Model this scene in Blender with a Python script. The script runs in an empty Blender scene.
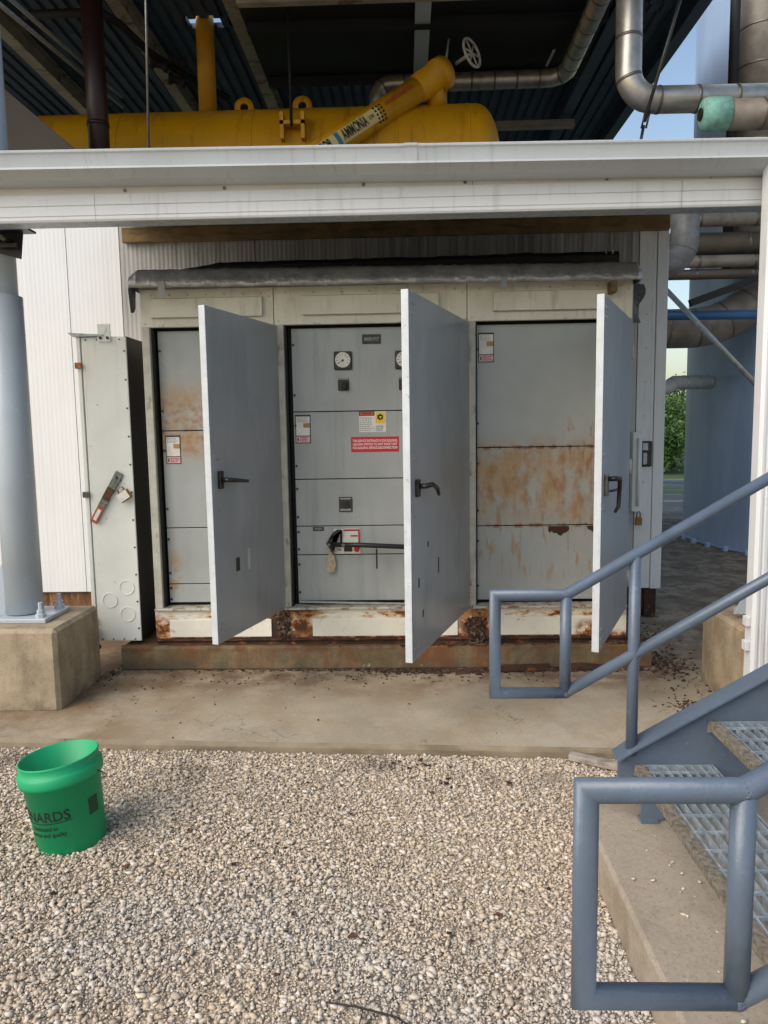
import bpy, bmesh, math, random
import numpy as np
from mathutils import Vector, Matrix, Euler, noise as mnoise
rnd = random.Random(7)
rad = math.radians
scene = bpy.context.scene
COL = scene.collection

# ------------------------------------------------------------------ camera
def cam_axes(yaw, pitch, roll):
    y, p, r = rad(yaw), rad(pitch), rad(roll)
    fwd = Vector((-math.sin(y) * math.cos(p), math.cos(y) * math.cos(p), -math.sin(p)))
    right0 = Vector((math.cos(y), math.sin(y), 0))
    down0 = fwd.cross(right0)
    right = math.cos(r) * right0 + math.sin(r) * down0
    down = -math.sin(r) * right0 + math.cos(r) * down0
    return right, down, fwd
cr, cdn, cf = cam_axes(1.76, 6.34, 0.91)
cam_data = bpy.data.cameras.new('camera')
cam = bpy.data.objects.new('camera', cam_data)
COL.objects.link(cam)
cam.matrix_world = Matrix(((cr.x, -cdn.x, -cf.x, 0.0), (cr.y, -cdn.y, -cf.y, -4.888), (cr.z, -cdn.z, -cf.z, 1.6), (0, 0, 0, 1)))
cam_data.sensor_fit = 'VERTICAL'
cam_data.sensor_height = 36.0
cam_data.sensor_width = 27.0
cam_data.lens = 740.0 / 1024.0 * 36.0
cam_data.clip_start = 0.05
cam_data.clip_end = 2000
scene.camera = cam

# ------------------------------------------------------------------ sky, sun, exposure
SUN_EL, SUN_ROT = 42.0, 230.0
world = bpy.data.worlds.new('World')
scene.world = world
world.use_nodes = True
wn = world.node_tree
bg = wn.nodes['Background']
sky = wn.nodes.new('ShaderNodeTexSky')
sky.sky_type = 'NISHITA'
sky.sun_disc = False
sky.sun_elevation = rad(SUN_EL)
sky.sun_rotation = rad(SUN_ROT)
sky.air_density = 1.3
sky.dust_density = 2.6
sky.ozone_density = 0.6
bg.inputs['Strength'].default_value = 0.12
wn.links.new(sky.outputs[0], bg.inputs['Color'])
sd = bpy.data.lights.new('sun', 'SUN')
sd.energy = 1.5
sd.angle = rad(60)
sd.color = (1.0, 0.94, 0.86)
sun = bpy.data.objects.new('sun', sd)
COL.objects.link(sun)
sv = Vector((math.sin(rad(SUN_ROT)) * math.cos(rad(SUN_EL)), math.cos(rad(SUN_ROT)) * math.cos(rad(SUN_EL)), math.sin(rad(SUN_EL))))
sun.rotation_euler = sv.to_track_quat('Z', 'Y').to_euler()
sun.location = sv * 30
vs = scene.view_settings
vs.view_transform = 'Standard'
vs.look = 'None'
vs.exposure = 0.66
vs.gamma = 1.0
vs.use_curve_mapping = False

# ------------------------------------------------------------------ materials
def lin(c):
    out = []
    for v in c[:3]:
        v = v / 255.0
        out.append(v / 12.92 if v <= 0.04045 else ((v + 0.055) / 1.055) ** 2.4)
    return (out[0], out[1], out[2], 1.0)

class Mat:
    """Principled material built from a base colour, noise variation and stain layers (world position)."""
    def __init__(self, name, col, rough=0.6, metal=0.0, var=0.06, vscale=3.0, bump=0.0, bscale=60.0, spec=0.5, raw=None, obj=False):
        self.m = bpy.data.materials.new(name)
        self.m.use_nodes = True
        self.t = self.m.node_tree
        self.b = self.t.nodes['Principled BSDF']
        self.b.inputs['Roughness'].default_value = rough
        self.b.inputs['Metallic'].default_value = metal
        self.b.inputs['Specular IOR Level'].default_value = spec
        if obj:
            tc = self.t.nodes.new('ShaderNodeTexCoord'); self.pos = tc.outputs['Object']
        else:
            g = self.t.nodes.new('ShaderNodeNewGeometry'); self.pos = g.outputs['Position']
        base = raw if raw else lin(col)
        rgb = self.t.nodes.new('ShaderNodeRGB'); rgb.outputs[0].default_value = base
        self.c = rgb.outputs[0]
        self.base = base
        if var:
            n = self.noise(vscale, 6, 0.6)
            r = self.ramp(n, 0.3, 0.7)
            self.c = self.mix(self.mathn('MULTIPLY', r, 1.0), tuple(max(0, base[i] * (1 - 1.6 * var)) for i in range(3)) + (1,),
                              tuple(min(1, base[i] * (1 + 1.2 * var)) for i in range(3)) + (1,))
        if bump:
            n = self.noise(bscale, 4, 0.6)
            bn = self.t.nodes.new('ShaderNodeBump'); bn.inputs['Strength'].default_value = bump
            bn.inputs['Distance'].default_value = 0.01
            self.t.links.new(n, bn.inputs['Height']); self.t.links.new(bn.outputs[0], self.b.inputs['Normal'])
        self.done()
    def noise(self, scale, detail=5, rough=0.55, stretch=(1, 1, 1), off=(0, 0, 0)):
        mp = self.t.nodes.new('ShaderNodeMapping'); mp.inputs['Scale'].default_value = stretch; mp.inputs['Location'].default_value = off
        self.t.links.new(self.pos, mp.inputs['Vector'])
        n = self.t.nodes.new('ShaderNodeTexNoise'); n.inputs['Scale'].default_value = scale
        n.inputs['Detail'].default_value = detail; n.inputs['Roughness'].default_value = rough
        self.t.links.new(mp.outputs[0], n.inputs['Vector'])
        return n.outputs['Fac']
    def ramp(self, src, lo, hi):
        r = self.t.nodes.new('ShaderNodeMapRange'); r.interpolation_type = 'SMOOTHSTEP'
        r.inputs['From Min'].default_value = lo; r.inputs['From Max'].default_value = hi
        self.t.links.new(src, r.inputs['Value'])
        return r.outputs[0]
    def mathn(self, op, a, b=None, c=None):
        m = self.t.nodes.new('ShaderNodeMath'); m.operation = op
        for i, v in enumerate((a, b, c)):
            if v is None: continue
            if isinstance(v, (int, float)): m.inputs[i].default_value = v
            else: self.t.links.new(v, m.inputs[i])
        return m.outputs[0]
    def mix(self, fac, a, b):
        m = self.t.nodes.new('ShaderNodeMix'); m.data_type = 'RGBA'
        for s, v in ((0, fac), (6, a), (7, b)):
            if isinstance(v, (int, float)): m.inputs[s].default_value = v
            elif isinstance(v, tuple): m.inputs[s].default_value = v
            else: self.t.links.new(v, m.inputs[s])
        return m.outputs[2]
    def layer(self, col, scale, lo, hi, amount=1.0, stretch=(1, 1, 1), off=(0, 0, 0), masks=(), detail=6, rough=0.62, mrough=None):
        """stain layer; masks: (axis, a, b) fades 0 at a to 1 at b; (axis, centre, half, 'b') is a band."""
        f = self.ramp(self.noise(scale, detail, rough, stretch, off), lo, hi)
        if masks:
            sp = self.t.nodes.new('ShaderNodeSeparateXYZ'); self.t.links.new(self.pos, sp.inputs[0])
        for mk in masks:
            o = sp.outputs['xyz'.index(mk[0])]
            if len(mk) == 4:
                d = self.mathn('ABSOLUTE', self.mathn('SUBTRACT', o, mk[1]))
                v = self.ramp(d, mk[2], mk[2] * 0.35)
                mr = v.node; mr.inputs['From Min'].default_value = mk[2] * 0.35; mr.inputs['From Max'].default_value = mk[2]
                v = self.mathn('SUBTRACT', 1.0, v)
            else:
                a, b = mk[1], mk[2]
                if a < b: v = self.ramp(o, a, b)
                else: v = self.mathn('SUBTRACT', 1.0, self.ramp(o, b, a))
            f = self.mathn('MULTIPLY', f, v)
        if amount != 1.0: f = self.mathn('MULTIPLY', f, amount)
        self.c = self.mix(f, self.c, lin(col))
        return self.done()
    def crack(self, col, scale, width, amount=0.8, masks=(), off=(0, 0, 0)):
        d = self.mathn('ABSOLUTE', self.mathn('SUBTRACT', self.noise(scale, 7, 0.6, off=off), 0.5))
        f = self.mathn('MULTIPLY', self.mathn('SUBTRACT', 1.0, self.ramp(d, width * 0.3, width)), amount)
        f = self.mathn('MULTIPLY', f, self.ramp(self.noise(scale * 1.7, 3, 0.5, off=(3, 3, 3)), 0.5, 0.62))
        self.c = self.mix(f, self.c, lin(col)); return self.done()
    def island(self, cols, mixf=1.0):
        """colour picked per loose piece of the mesh"""
        g = self.t.nodes.new('ShaderNodeNewGeometry')
        cr_ = self.t.nodes.new('ShaderNodeValToRGB')
        el = cr_.color_ramp.elements
        while len(el) < len(cols): el.new(0.5)
        for i, c in enumerate(cols):
            el[i].position = i / (len(cols) - 1); el[i].color = lin(c)
        self.t.links.new(g.outputs['Random Per Island'], cr_.inputs[0])
        self.c = self.mix(mixf, self.c, cr_.outputs[0])
        return self.done()
    def ribs(self, axis, freq, strength=0.3, dist=0.004):
        sp = self.t.nodes.new('ShaderNodeSeparateXYZ'); self.t.links.new(self.pos, sp.inputs[0])
        s = self.mathn('SINE', self.mathn('MULTIPLY', sp.outputs['xyz'.index(axis)], freq * 2 * math.pi))
        bn = self.t.nodes.new('ShaderNodeBump'); bn.inputs['Strength'].default_value = strength; bn.inputs['Distance'].default_value = dist
        self.t.links.new(s, bn.inputs['Height']); self.t.links.new(bn.outputs[0], self.b.inputs['Normal'])
        return self
    def done(self):
        self.t.links.new(self.c, self.b.inputs['Base Color']); return self

RUST = (122, 66, 30); DRUST = (58, 34, 22); ORUST = (176, 106, 42)
M = {}
M['cream'] = Mat('cream_enamel', (214, 211, 196), 0.45, var=0.05, bump=0.05, bscale=30).layer((150, 140, 115), 7, 0.56, 0.75, 0.35, (3, 3, 0.5)).layer((120, 100, 70), 30, 0.66, 0.74, 0.5)
M['header'] = Mat('header_enamel', (220, 216, 201), 0.45, var=0.05, bump=0.05, bscale=30).layer((150, 138, 110), 7, 0.5, 0.75, 0.4, (3, 3, 0.5)).layer((110, 88, 60), 22, 0.55, 0.7, 0.6, masks=(('z', 2.33, 2.29),))
def rusty(m, scale, t, off, masks, stretch=(1, 1, 1)):
    m.layer((186, 142, 88), scale, t - 0.07, t + 0.03, 0.8, stretch, off, masks, detail=9, rough=0.72)
    m.layer((158, 86, 32), scale, t, t + 0.06, 0.95, stretch, off, masks, detail=9, rough=0.72)
    m.layer((66, 36, 22), scale, t + 0.05, t + 0.10, 0.95, stretch, off, masks, detail=9, rough=0.72)
    return m
M['kick'] = Mat('base_panel_enamel', (224, 220, 206), 0.5, var=0.06, bump=0.1, bscale=40)
rusty(M['kick'], 8, 0.40, (3, 0, 0), (('x', -0.80, 0.26, 'b'),))
rusty(M['kick'], 9, 0.42, (1, 0, 5), (('x', 0.46, 0.16, 'b'),))
rusty(M['kick'], 9, 0.46, (1, 0, 9), (('x', -1.68, 0.14, 'b'), ('z', 0.42, 0.26)))
rusty(M['kick'], 11, 0.52, (0, 0, 3), (('z', 0.362, 0.032, 'b'),), (0.6, 1, 1.6))
rusty(M['kick'], 10, 0.42, (5, 0, 0), (('z', 0.26, 0.20),), (0.7, 1, 1))
M['kick'].layer((50, 32, 24), 7, 0.44, 0.52, 1.0, off=(7, 0, 0), masks=(('x', -0.865, 0.12, 'b'), ('z', 0.42, 0.34)), detail=9, rough=0.7)
M['kickplate'] = Mat('kick_plate_enamel', (226, 223, 210), 0.45, var=0.05, bump=0.05, bscale=30)
rusty(M['kickplate'], 14, 0.67, (2, 0, 0), ())
rusty(M['kickplate'], 10, 0.44, (0, 0, 0), (('x', 1.22, 0.12, 'b'), ('z', 0.34, 0.24)))
M['jamb'] = Mat('jamb_paint', (186, 183, 170), 0.5, var=0.1, vscale=9, bump=0.08).layer((110, 90, 66), 18, 0.58, 0.68, 0.6, (1, 1, 0.4)).layer(RUST, 14, 0.5, 0.62, 0.8, masks=(('z', 0.62, 0.40),))
M['rust'] = Mat('rusted_steel', (78, 48, 30), 0.85, var=0.35, vscale=14, bump=0.4, bscale=50).layer((44, 30, 23), 7, 0.42, 0.58, 0.9).layer((150, 92, 46), 11, 0.56, 0.68, 0.75)
M['wallbase'] = Mat('rusty_wall_base', (128, 92, 60), 0.85, var=0.2, vscale=9, bump=0.2).layer((84, 52, 32), 9, 0.42, 0.6, 0.85, (3, 1, 0.5)).layer((176, 140, 96), 12, 0.55, 0.7, 0.7, (3, 1, 0.5))
M['grey'] = Mat('grey_panel_paint', (166, 170, 168), 0.42, var=0.06, vscale=2.2, bump=0.02, bscale=20).layer((176, 180, 176), 5, 0.5, 0.8, 0.35, (2.5, 1, 0.5)).layer((96, 100, 98), 3, 0.5, 0.72, 0.25, (4, 1, 0.4))
M['grey_l'] = (Mat('grey_panel_left', (166, 170, 168), 0.42, var=0.07, vscale=2.2).layer((182, 184, 178), 4, 0.4, 0.7, 0.5, masks=(('z', 1.7, 2.1),))
               .layer((176, 140, 92), 6, 0.28, 0.62, 0.85, (1, 1, 1.0), masks=(('z', 1.68, 0.34, 'b'),)).layer((140, 94, 48), 22, 0.42, 0.70, 0.75, masks=(('z', 1.64, 0.26, 'b'),))
               .layer((168, 132, 90), 10, 0.42, 0.62, 0.7, masks=(('x', -1.62, 0.10, 'b'), ('z', 0.62, 0.22, 'b'))))
M['grey_r'] = (Mat('grey_panel_right', (166, 170, 167), 0.42, var=0.06, vscale=2.2).layer((178, 180, 174), 4, 0.45, 0.75, 0.4)
               .layer((174, 140, 92), 5, 0.30, 0.60, 0.8, (1.2, 1, 0.8), masks=(('z', 1.24, 0.36, 'b'),)).layer((152, 104, 54), 13, 0.42, 0.70, 0.8, (1.3, 1, 0.6), masks=(('z', 1.25, 0.33, 'b'),))
               .layer((150, 98, 48), 14, 0.5, 0.62, 0.8, (2, 1, 0.5), masks=(('x', 1.18, 0.16, 'b'), ('z', 1.46, 0.26, 'b')))
               .layer((158, 116, 66), 11, 0.52, 0.64, 0.6, (2.2, 1, 0.4), masks=(('z', 0.84, 0.36, 'b'),))
               .layer((126, 80, 44), 20, 0.45, 0.6, 0.9, masks=(('z', 1.47, 0.02, 'b'),)).layer((126, 80, 44), 20, 0.45, 0.6, 0.9, masks=(('z', 0.945, 0.02, 'b'),)))
M['door'] = Mat('door_grey_paint', (150, 154, 157), 0.30, var=0.05, vscale=1.6, bump=0.35, bscale=2.2).layer((176, 180, 182), 3, 0.5, 0.75, 0.35, (1, 2, 0.4)).layer((112, 114, 114), 26, 0.68, 0.74, 0.6).layer((120, 122, 122), 5, 0.5, 0.7, 0.4, (1, 1, 0.3), masks=(('z', 1.1, 0.5),)).layer((188, 192, 194), 60, 0.66, 0.72, 0.5, (1, 1, 0.3)).layer((118, 84, 56), 22, 0.58, 0.66, 0.8, masks=(('z', 0.47, 0.40),)).layer((176, 180, 183), 1.1, 0.5, 0.53, 0.30, (1, 1, 0.5))
M['door_edge_lit'] = Mat('door_edge_lit_paint', (194, 199, 202), 0.4, var=0.05, vscale=12).layer((130, 134, 136), 30, 0.63, 0.7, 0.7)  # same door paint made lighter: light on the free edge is in the colour
M['black'] = Mat('black_gasket', (24, 25, 27), 0.6, var=0.1)
M['blackpaint'] = Mat('black_paint', (34, 34, 36), 0.4, var=0.1, vscale=10)
M['steel'] = Mat('worn_steel', (120, 118, 112), 0.35, 0.8, var=0.15, vscale=30)
M['darksteel'] = Mat('dark_handle_steel', (60, 58, 56), 0.38, 0.6, var=0.2, vscale=30)
M['galv'] = Mat('galvanised', (166, 172, 174), 0.45, 0.5, var=0.12, vscale=25).layer((200, 205, 206), 40, 0.5, 0.7, 0.5)
M['galvtread'] = Mat('galvanised_grating', (148, 160, 170), 0.45, 0.35, var=0.15, vscale=30).layer((196, 204, 208), 30, 0.55, 0.7, 0.5)
M['nosing'] = Mat('gritty_nosing', (120, 112, 98), 0.95, var=0.3, vscale=60, bump=0.6, bscale=220)
M['box'] = (Mat('wireway_enamel', (228, 229, 220), 0.45, var=0.04, bump=0.03, bscale=20).layer((150, 146, 122), 4, 0.5, 0.75, 0.4, (6, 1, 0.3), masks=(('z', 1.4, 2.3),))
            .layer((126, 124, 112), 16, 0.665, 0.70, 0.8))
M['wall'] = Mat('white_panel', (226, 228, 230), 0.45, var=0.02, vscale=1.5).ribs('x', 28, 0.12, 0.003).layer((205, 206, 204), 2, 0.5, 0.8, 0.4, (6, 1, 0.2))
M['wallshade_soil'] = (Mat('white_panel_shaded_soiled', (176, 176, 175), 0.5, var=0.03, vscale=1.5).ribs('x', 28, 0.25, 0.004).layer((112, 112, 110), 4, 0.22, 0.74, 0.7, (4, 1, 0.3), masks=(('z', 2.3, 2.75),))  # shade under the canopy roof painted into the colour, mixed with grime streaks
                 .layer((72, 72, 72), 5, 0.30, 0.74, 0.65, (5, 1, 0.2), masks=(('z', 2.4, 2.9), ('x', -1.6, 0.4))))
M['trim'] = Mat('white_trim', (212, 214, 215), 0.4, var=0.025, vscale=2, bump=0.25, bscale=3).layer((168, 168, 162), 7, 0.52, 0.74, 0.35, (4, 1, 0.4), detail=8).layer((186, 186, 180), 5, 0.6, 0.75, 0.4, (3, 1, 0.6))
M['gutter'] = Mat('gutter_paint', (188, 193, 196), 0.35, var=0.03, vscale=2, bump=0.25, bscale=3).layer((150, 150, 144), 8, 0.54, 0.74, 0.4, (5, 1, 0.3), detail=8).layer((170, 172, 168), 6, 0.62, 0.76, 0.45, (3, 1, 0.6))
M['fasciatop'] = Mat('fascia_cream', (212, 210, 204), 0.45, var=0.03, vscale=4).layer((190, 186, 176), 8, 0.58, 0.74, 0.5)
M['wood'] = Mat('treated_timber', (122, 100, 64), 0.75, var=0.2, vscale=5, bump=0.15).layer((84, 66, 42), 5, 0.5, 0.66, 0.7, (0.6, 2, 5))
M['column'] = Mat('column_blue_grey', (170, 180, 188), 0.35, var=0.04, vscale=3).layer((196, 202, 208), 30, 0.62, 0.7, 0.4)
M['stair'] = Mat('stair_blue_grey_enamel', (88, 101, 117), 0.30, var=0.07, vscale=5, bump=0.16, bscale=38).layer((122, 138, 156), 40, 0.64, 0.72, 0.35).layer((70, 80, 94), 6, 0.55, 0.75, 0.4)
M['pier'] = (Mat('pier_concrete', (160, 145, 121), 0.9, var=0.16, vscale=6, bump=0.25, bscale=70).layer((112, 96, 76), 3, 0.46, 0.7, 0.5, (3, 3, 0.6)).layer((100, 92, 80), 40, 0.6, 0.7, 0.5).layer((178, 166, 146), 55, 0.52, 0.68, 0.5, detail=9, rough=0.8).layer((108, 96, 80), 65, 0.52, 0.66, 0.5, detail=9, rough=0.8)
             .layer((150, 96, 48), 5, 0.5, 0.66, 0.6, (3, 3, 0.6), masks=(('x', 1.6, 1.9), ('z', 0.05, 0.5))).layer((80, 72, 60), 5, 0.4, 0.6, 0.6, masks=(('z', 0.10, 0.0),)))
M['pad'] = (Mat('pad_concrete', (160, 149, 129), 0.88, var=0.10, vscale=2.2, bump=0.3, bscale=150)
            .layer((122, 112, 96), 60, 0.48, 0.66, 0.55, detail=9, rough=0.8).layer((190, 180, 163), 45, 0.54, 0.68, 0.5, detail=9, rough=0.8)
            .layer((116, 92, 62), 1.6, 0.36, 0.60, 0.9, masks=(('x', -0.7, -2.1),), detail=9, rough=0.7).layer((146, 124, 94), 2.6, 0.46, 0.66, 0.5, off=(4, 1, 0), detail=9, rough=0.7)
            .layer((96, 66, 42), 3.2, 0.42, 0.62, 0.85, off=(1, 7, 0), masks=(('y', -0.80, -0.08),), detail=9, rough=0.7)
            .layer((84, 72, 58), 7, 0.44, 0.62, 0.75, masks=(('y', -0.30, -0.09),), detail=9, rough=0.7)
            .layer((90, 70, 50), 4, 0.36, 0.56, 0.8, masks=(('x', -1.80, -2.1), ('y', -1.0, -0.5)), detail=9, rough=0.7)
            .layer((120, 108, 90), 1.2, 0.42, 0.6, 0.35, off=(9, 2, 0), masks=(('x', 1.2, 1.9), ('y', -0.6, 0.4)))
            .layer((100, 88, 72), 4, 0.45, 0.62, 0.4, (1, 0.5, 1), off=(2, 2, 0), masks=(('x', 1.5, 2.0),))
            .layer((176, 168, 152), 1.8, 0.5, 0.66, 0.5, off=(0, 3, 0), masks=(('y', -0.5, -1.1),), detail=9, rough=0.7).layer((92, 78, 62), 48, 0.64, 0.70, 0.7)
            .crack((88, 78, 66), 1.3, 0.004, 0.7))
M['pad_edge'] = Mat('pad_edge_concrete', (138, 126, 106), 0.9, var=0.14, vscale=4, bump=0.2, bscale=80).layer((104, 92, 72), 3, 0.45, 0.65, 0.7, (1, 1, 3))
M['plinth'] = (Mat('plinth_concrete', (120, 105, 80), 0.9, var=0.2, vscale=5, bump=0.35, bscale=60).layer((112, 70, 38), 4, 0.42, 0.64, 0.8, (1.6, 1, 0.4), detail=9, rough=0.7).layer((150, 112, 74), 13, 0.54, 0.7, 0.5)
               .layer((78, 76, 64), 5, 0.44, 0.60, 0.8, off=(6, 0, 0), masks=(('z', 0.14, 0.03),)).layer((204, 198, 184), 16, 0.655, 0.69, 0.8).layer((98, 64, 42), 9, 0.42, 0.60, 0.8, masks=(('z', 0.10, 0.16),))
               .layer((112, 66, 36), 4, 0.44, 0.6, 0.6, off=(2, 0, 0), masks=(('x', 0.3, 0.5, 'b'),)).layer((84, 74, 58), 110, 0.50, 0.66, 0.6))
M['slab'] = (Mat('stair_slab_concrete', (166, 154, 137), 0.9, var=0.1, vscale=3, bump=0.2, bscale=160).layer((124, 106, 86), 4, 0.5, 0.68, 0.6).layer((188, 179, 164), 70, 0.52, 0.66, 0.6, detail=9, rough=0.8).layer((112, 101, 87), 90, 0.50, 0.64, 0.6, detail=9, rough=0.8)
             .layer((150, 112, 82), 7, 0.6, 0.72, 0.6).layer((110, 98, 84), 3, 0.42, 0.62, 0.5, detail=9, rough=0.7).layer((84, 74, 62), 70, 0.64, 0.70, 0.7))
M['ground'] = Mat('gravel_bed', (168, 156, 138), 0.95, var=0.3, vscale=40, bump=0.6, bscale=90)
M['gravel'] = Mat('limestone_gravel', (182, 168, 148), 0.9, var=0.0)
M['gravel'].island([(150, 138, 122), (198, 180, 156), (184, 171, 154), (208, 192, 169), (190, 170, 144), (200, 189, 176), (217, 208, 194), (172, 156, 136), (198, 181, 158)])
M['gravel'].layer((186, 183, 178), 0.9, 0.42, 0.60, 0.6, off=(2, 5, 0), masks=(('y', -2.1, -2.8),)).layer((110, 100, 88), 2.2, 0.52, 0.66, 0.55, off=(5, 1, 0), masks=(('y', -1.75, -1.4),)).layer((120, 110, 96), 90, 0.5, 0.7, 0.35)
M['bucket'] = Mat('green_plastic', (10, 152, 98), 0.5, var=0.04, vscale=6).layer((30, 120, 84), 10, 0.55, 0.75, 0.4)
M['print'] = Mat('black_print', (10, 30, 24), 0.6, var=0)
M['yellow'] = Mat('safety_yellow', (206, 150, 8), 0.5, var=0.06, vscale=3).layer((150, 92, 20), 2.2, 0.56, 0.7, 0.6, (5, 1, 0.5))
M['maroon'] = Mat('maroon_pipe', (46, 22, 24), 0.4, var=0.1)
M['alu'] = Mat('aluminium_jacket', (176, 172, 164), 0.34, 0.75, var=0.1, vscale=6).layer((120, 112, 100), 5, 0.5, 0.7, 0.5)
M['aludark'] = Mat('weathered_jacket', (130, 124, 115), 0.6, 0.2, var=0.12, vscale=5).layer((98, 90, 80), 4, 0.5, 0.68, 0.6)
M['band'] = Mat('jacket_band', (112, 106, 98), 0.4, 0.7, var=0.1)
M['teal'] = Mat('teal_foam', (126, 178, 166), 0.8, var=0.15, vscale=20, bump=0.3)
M['silo'] = Mat('blue_silo_paint', (152, 174, 202), 0.5, var=0.05, vscale=1.0).layer((132, 154, 184), 1.2, 0.45, 0.65, 0.6, (2, 2, 0.5))
M['deck'] = Mat('blue_grey_decking', (66, 78, 96), 0.6, var=0.08)
M['beam'] = Mat('grey_beam', (158, 150, 136), 0.6, var=0.12, vscale=4).layer((96, 60, 36), 3, 0.56, 0.66, 0.8, (1, 2, 1))
M['dark'] = Mat('dark_equipment', (20, 21, 23), 0.7, var=0.1)
M['wrap'] = Mat('duct_wrap', (112, 114, 116), 0.6, 0.1, var=0.15, vscale=12, bump=0.4, bscale=25)
M['brownpipe'] = Mat('brown_pipe_jacket', (84, 76, 66), 0.6, var=0.15)
M['brown'] = Mat('brown_sheet', (58, 47, 37), 0.6, var=0.06)
M['tarp'] = Mat('silver_tarp', (176, 178, 180), 0.30, 0.5, var=0.15, vscale=9, bump=0.6, bscale=45).layer((124, 126, 128), 12, 0.5, 0.7, 0.5, (1, 1, 2.5))
M['tape'] = Mat('duct_tape', (150, 152, 152), 0.4, 0.2, var=0.1)
M['bluepipe'] = Mat('blue_pipe', (44, 92, 138), 0.45, var=0.08)
M['white'] = Mat('label_white', (226, 222, 212), 0.6, var=0.06, vscale=20)
M['pipelabel'] = Mat('pipe_label_cream', (222, 200, 138), 0.6, var=0.05)
M['tan'] = Mat('label_tan', (176, 140, 92), 0.6, var=0.1)
M['pink'] = Mat('label_pink', (222, 186, 184), 0.6, var=0.08, vscale=30)
M['red'] = Mat('label_red', (198, 32, 44), 0.5, var=0.05)
M['orange'] = Mat('label_orange', (206, 92, 40), 0.5, var=0.08)
M['lyellow'] = Mat('label_yellow', (240, 196, 40), 0.5, var=0.05)
M['ink'] = Mat('ink', (40, 38, 38), 0.6, var=0)
M['greyink'] = Mat('grey_ink', (160, 160, 160), 0.6, var=0)
M['whiteink'] = Mat('white_ink', (236, 226, 224), 0.6, var=0)
M['redink'] = Mat('red_ink', (176, 40, 40), 0.6, var=0)
M['blueink'] = Mat('blue_ink', (60, 120, 150), 0.6, var=0)
M['nameplate'] = Mat('nameplate_black', (56, 54, 48), 0.5, var=0.1)
M['brass'] = Mat('brass', (150, 112, 58), 0.4, 0.7, var=0.2, vscale=40)
M['copper'] = Mat('worn_copper', (168, 96, 66), 0.5, 0.4, var=0.25, vscale=40)
M['greenhasp'] = Mat('weathered_green_steel', (112, 122, 112), 0.5, 0.2, var=0.25, vscale=50).layer((92, 60, 42), 40, 0.55, 0.65, 0.8)
M['tagpaper'] = Mat('old_paper_tag', (176, 158, 136), 0.7, var=0.2, vscale=40)
M['leaf'] = Mat('dead_leaf', (92, 58, 40), 0.8, var=0.3, vscale=60)
M['twig'] = Mat('dark_twig', (44, 36, 32), 0.8, var=0.2)
M['weathered'] = Mat('weathered_wood', (150, 142, 132), 0.85, var=0.15, vscale=12, bump=0.3).layer((104, 96, 86), 12, 0.5, 0.65, 0.6, (0.5, 4, 4))
M['foliage'] = Mat('foliage', (72, 104, 48), 0.7, var=0.0).island([(44, 70, 30), (66, 100, 44), (92, 124, 58), (56, 86, 38)])
M['bark'] = Mat('bark', (84, 70, 58), 0.9, var=0.2)
M['weld'] = Mat('weld_paint', (88, 101, 117), 0.28, var=0.15, vscale=60, bump=0.9, bscale=130)
M['grass'] = Mat('far_grass', (66, 86, 46), 0.9, var=0.25, vscale=0.5)
M['rail'] = Mat('guardrail_zinc', (232, 235, 238), 0.4, 0.0, var=0.05)
M['farconc'] = Mat('far_gravel', (150, 142, 130), 0.95, var=0.25, vscale=8)
M['flake'] = Mat('rust_flakes', (74, 42, 26), 0.9, var=0.0).island([(36, 25, 20), (62, 38, 26), (50, 36, 29), (88, 54, 36), (44, 34, 28), (120, 104, 86), (56, 40, 30)])
M['whitepaint'] = Mat('white_enamel', (176, 176, 170), 0.45, var=0.06)

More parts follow.
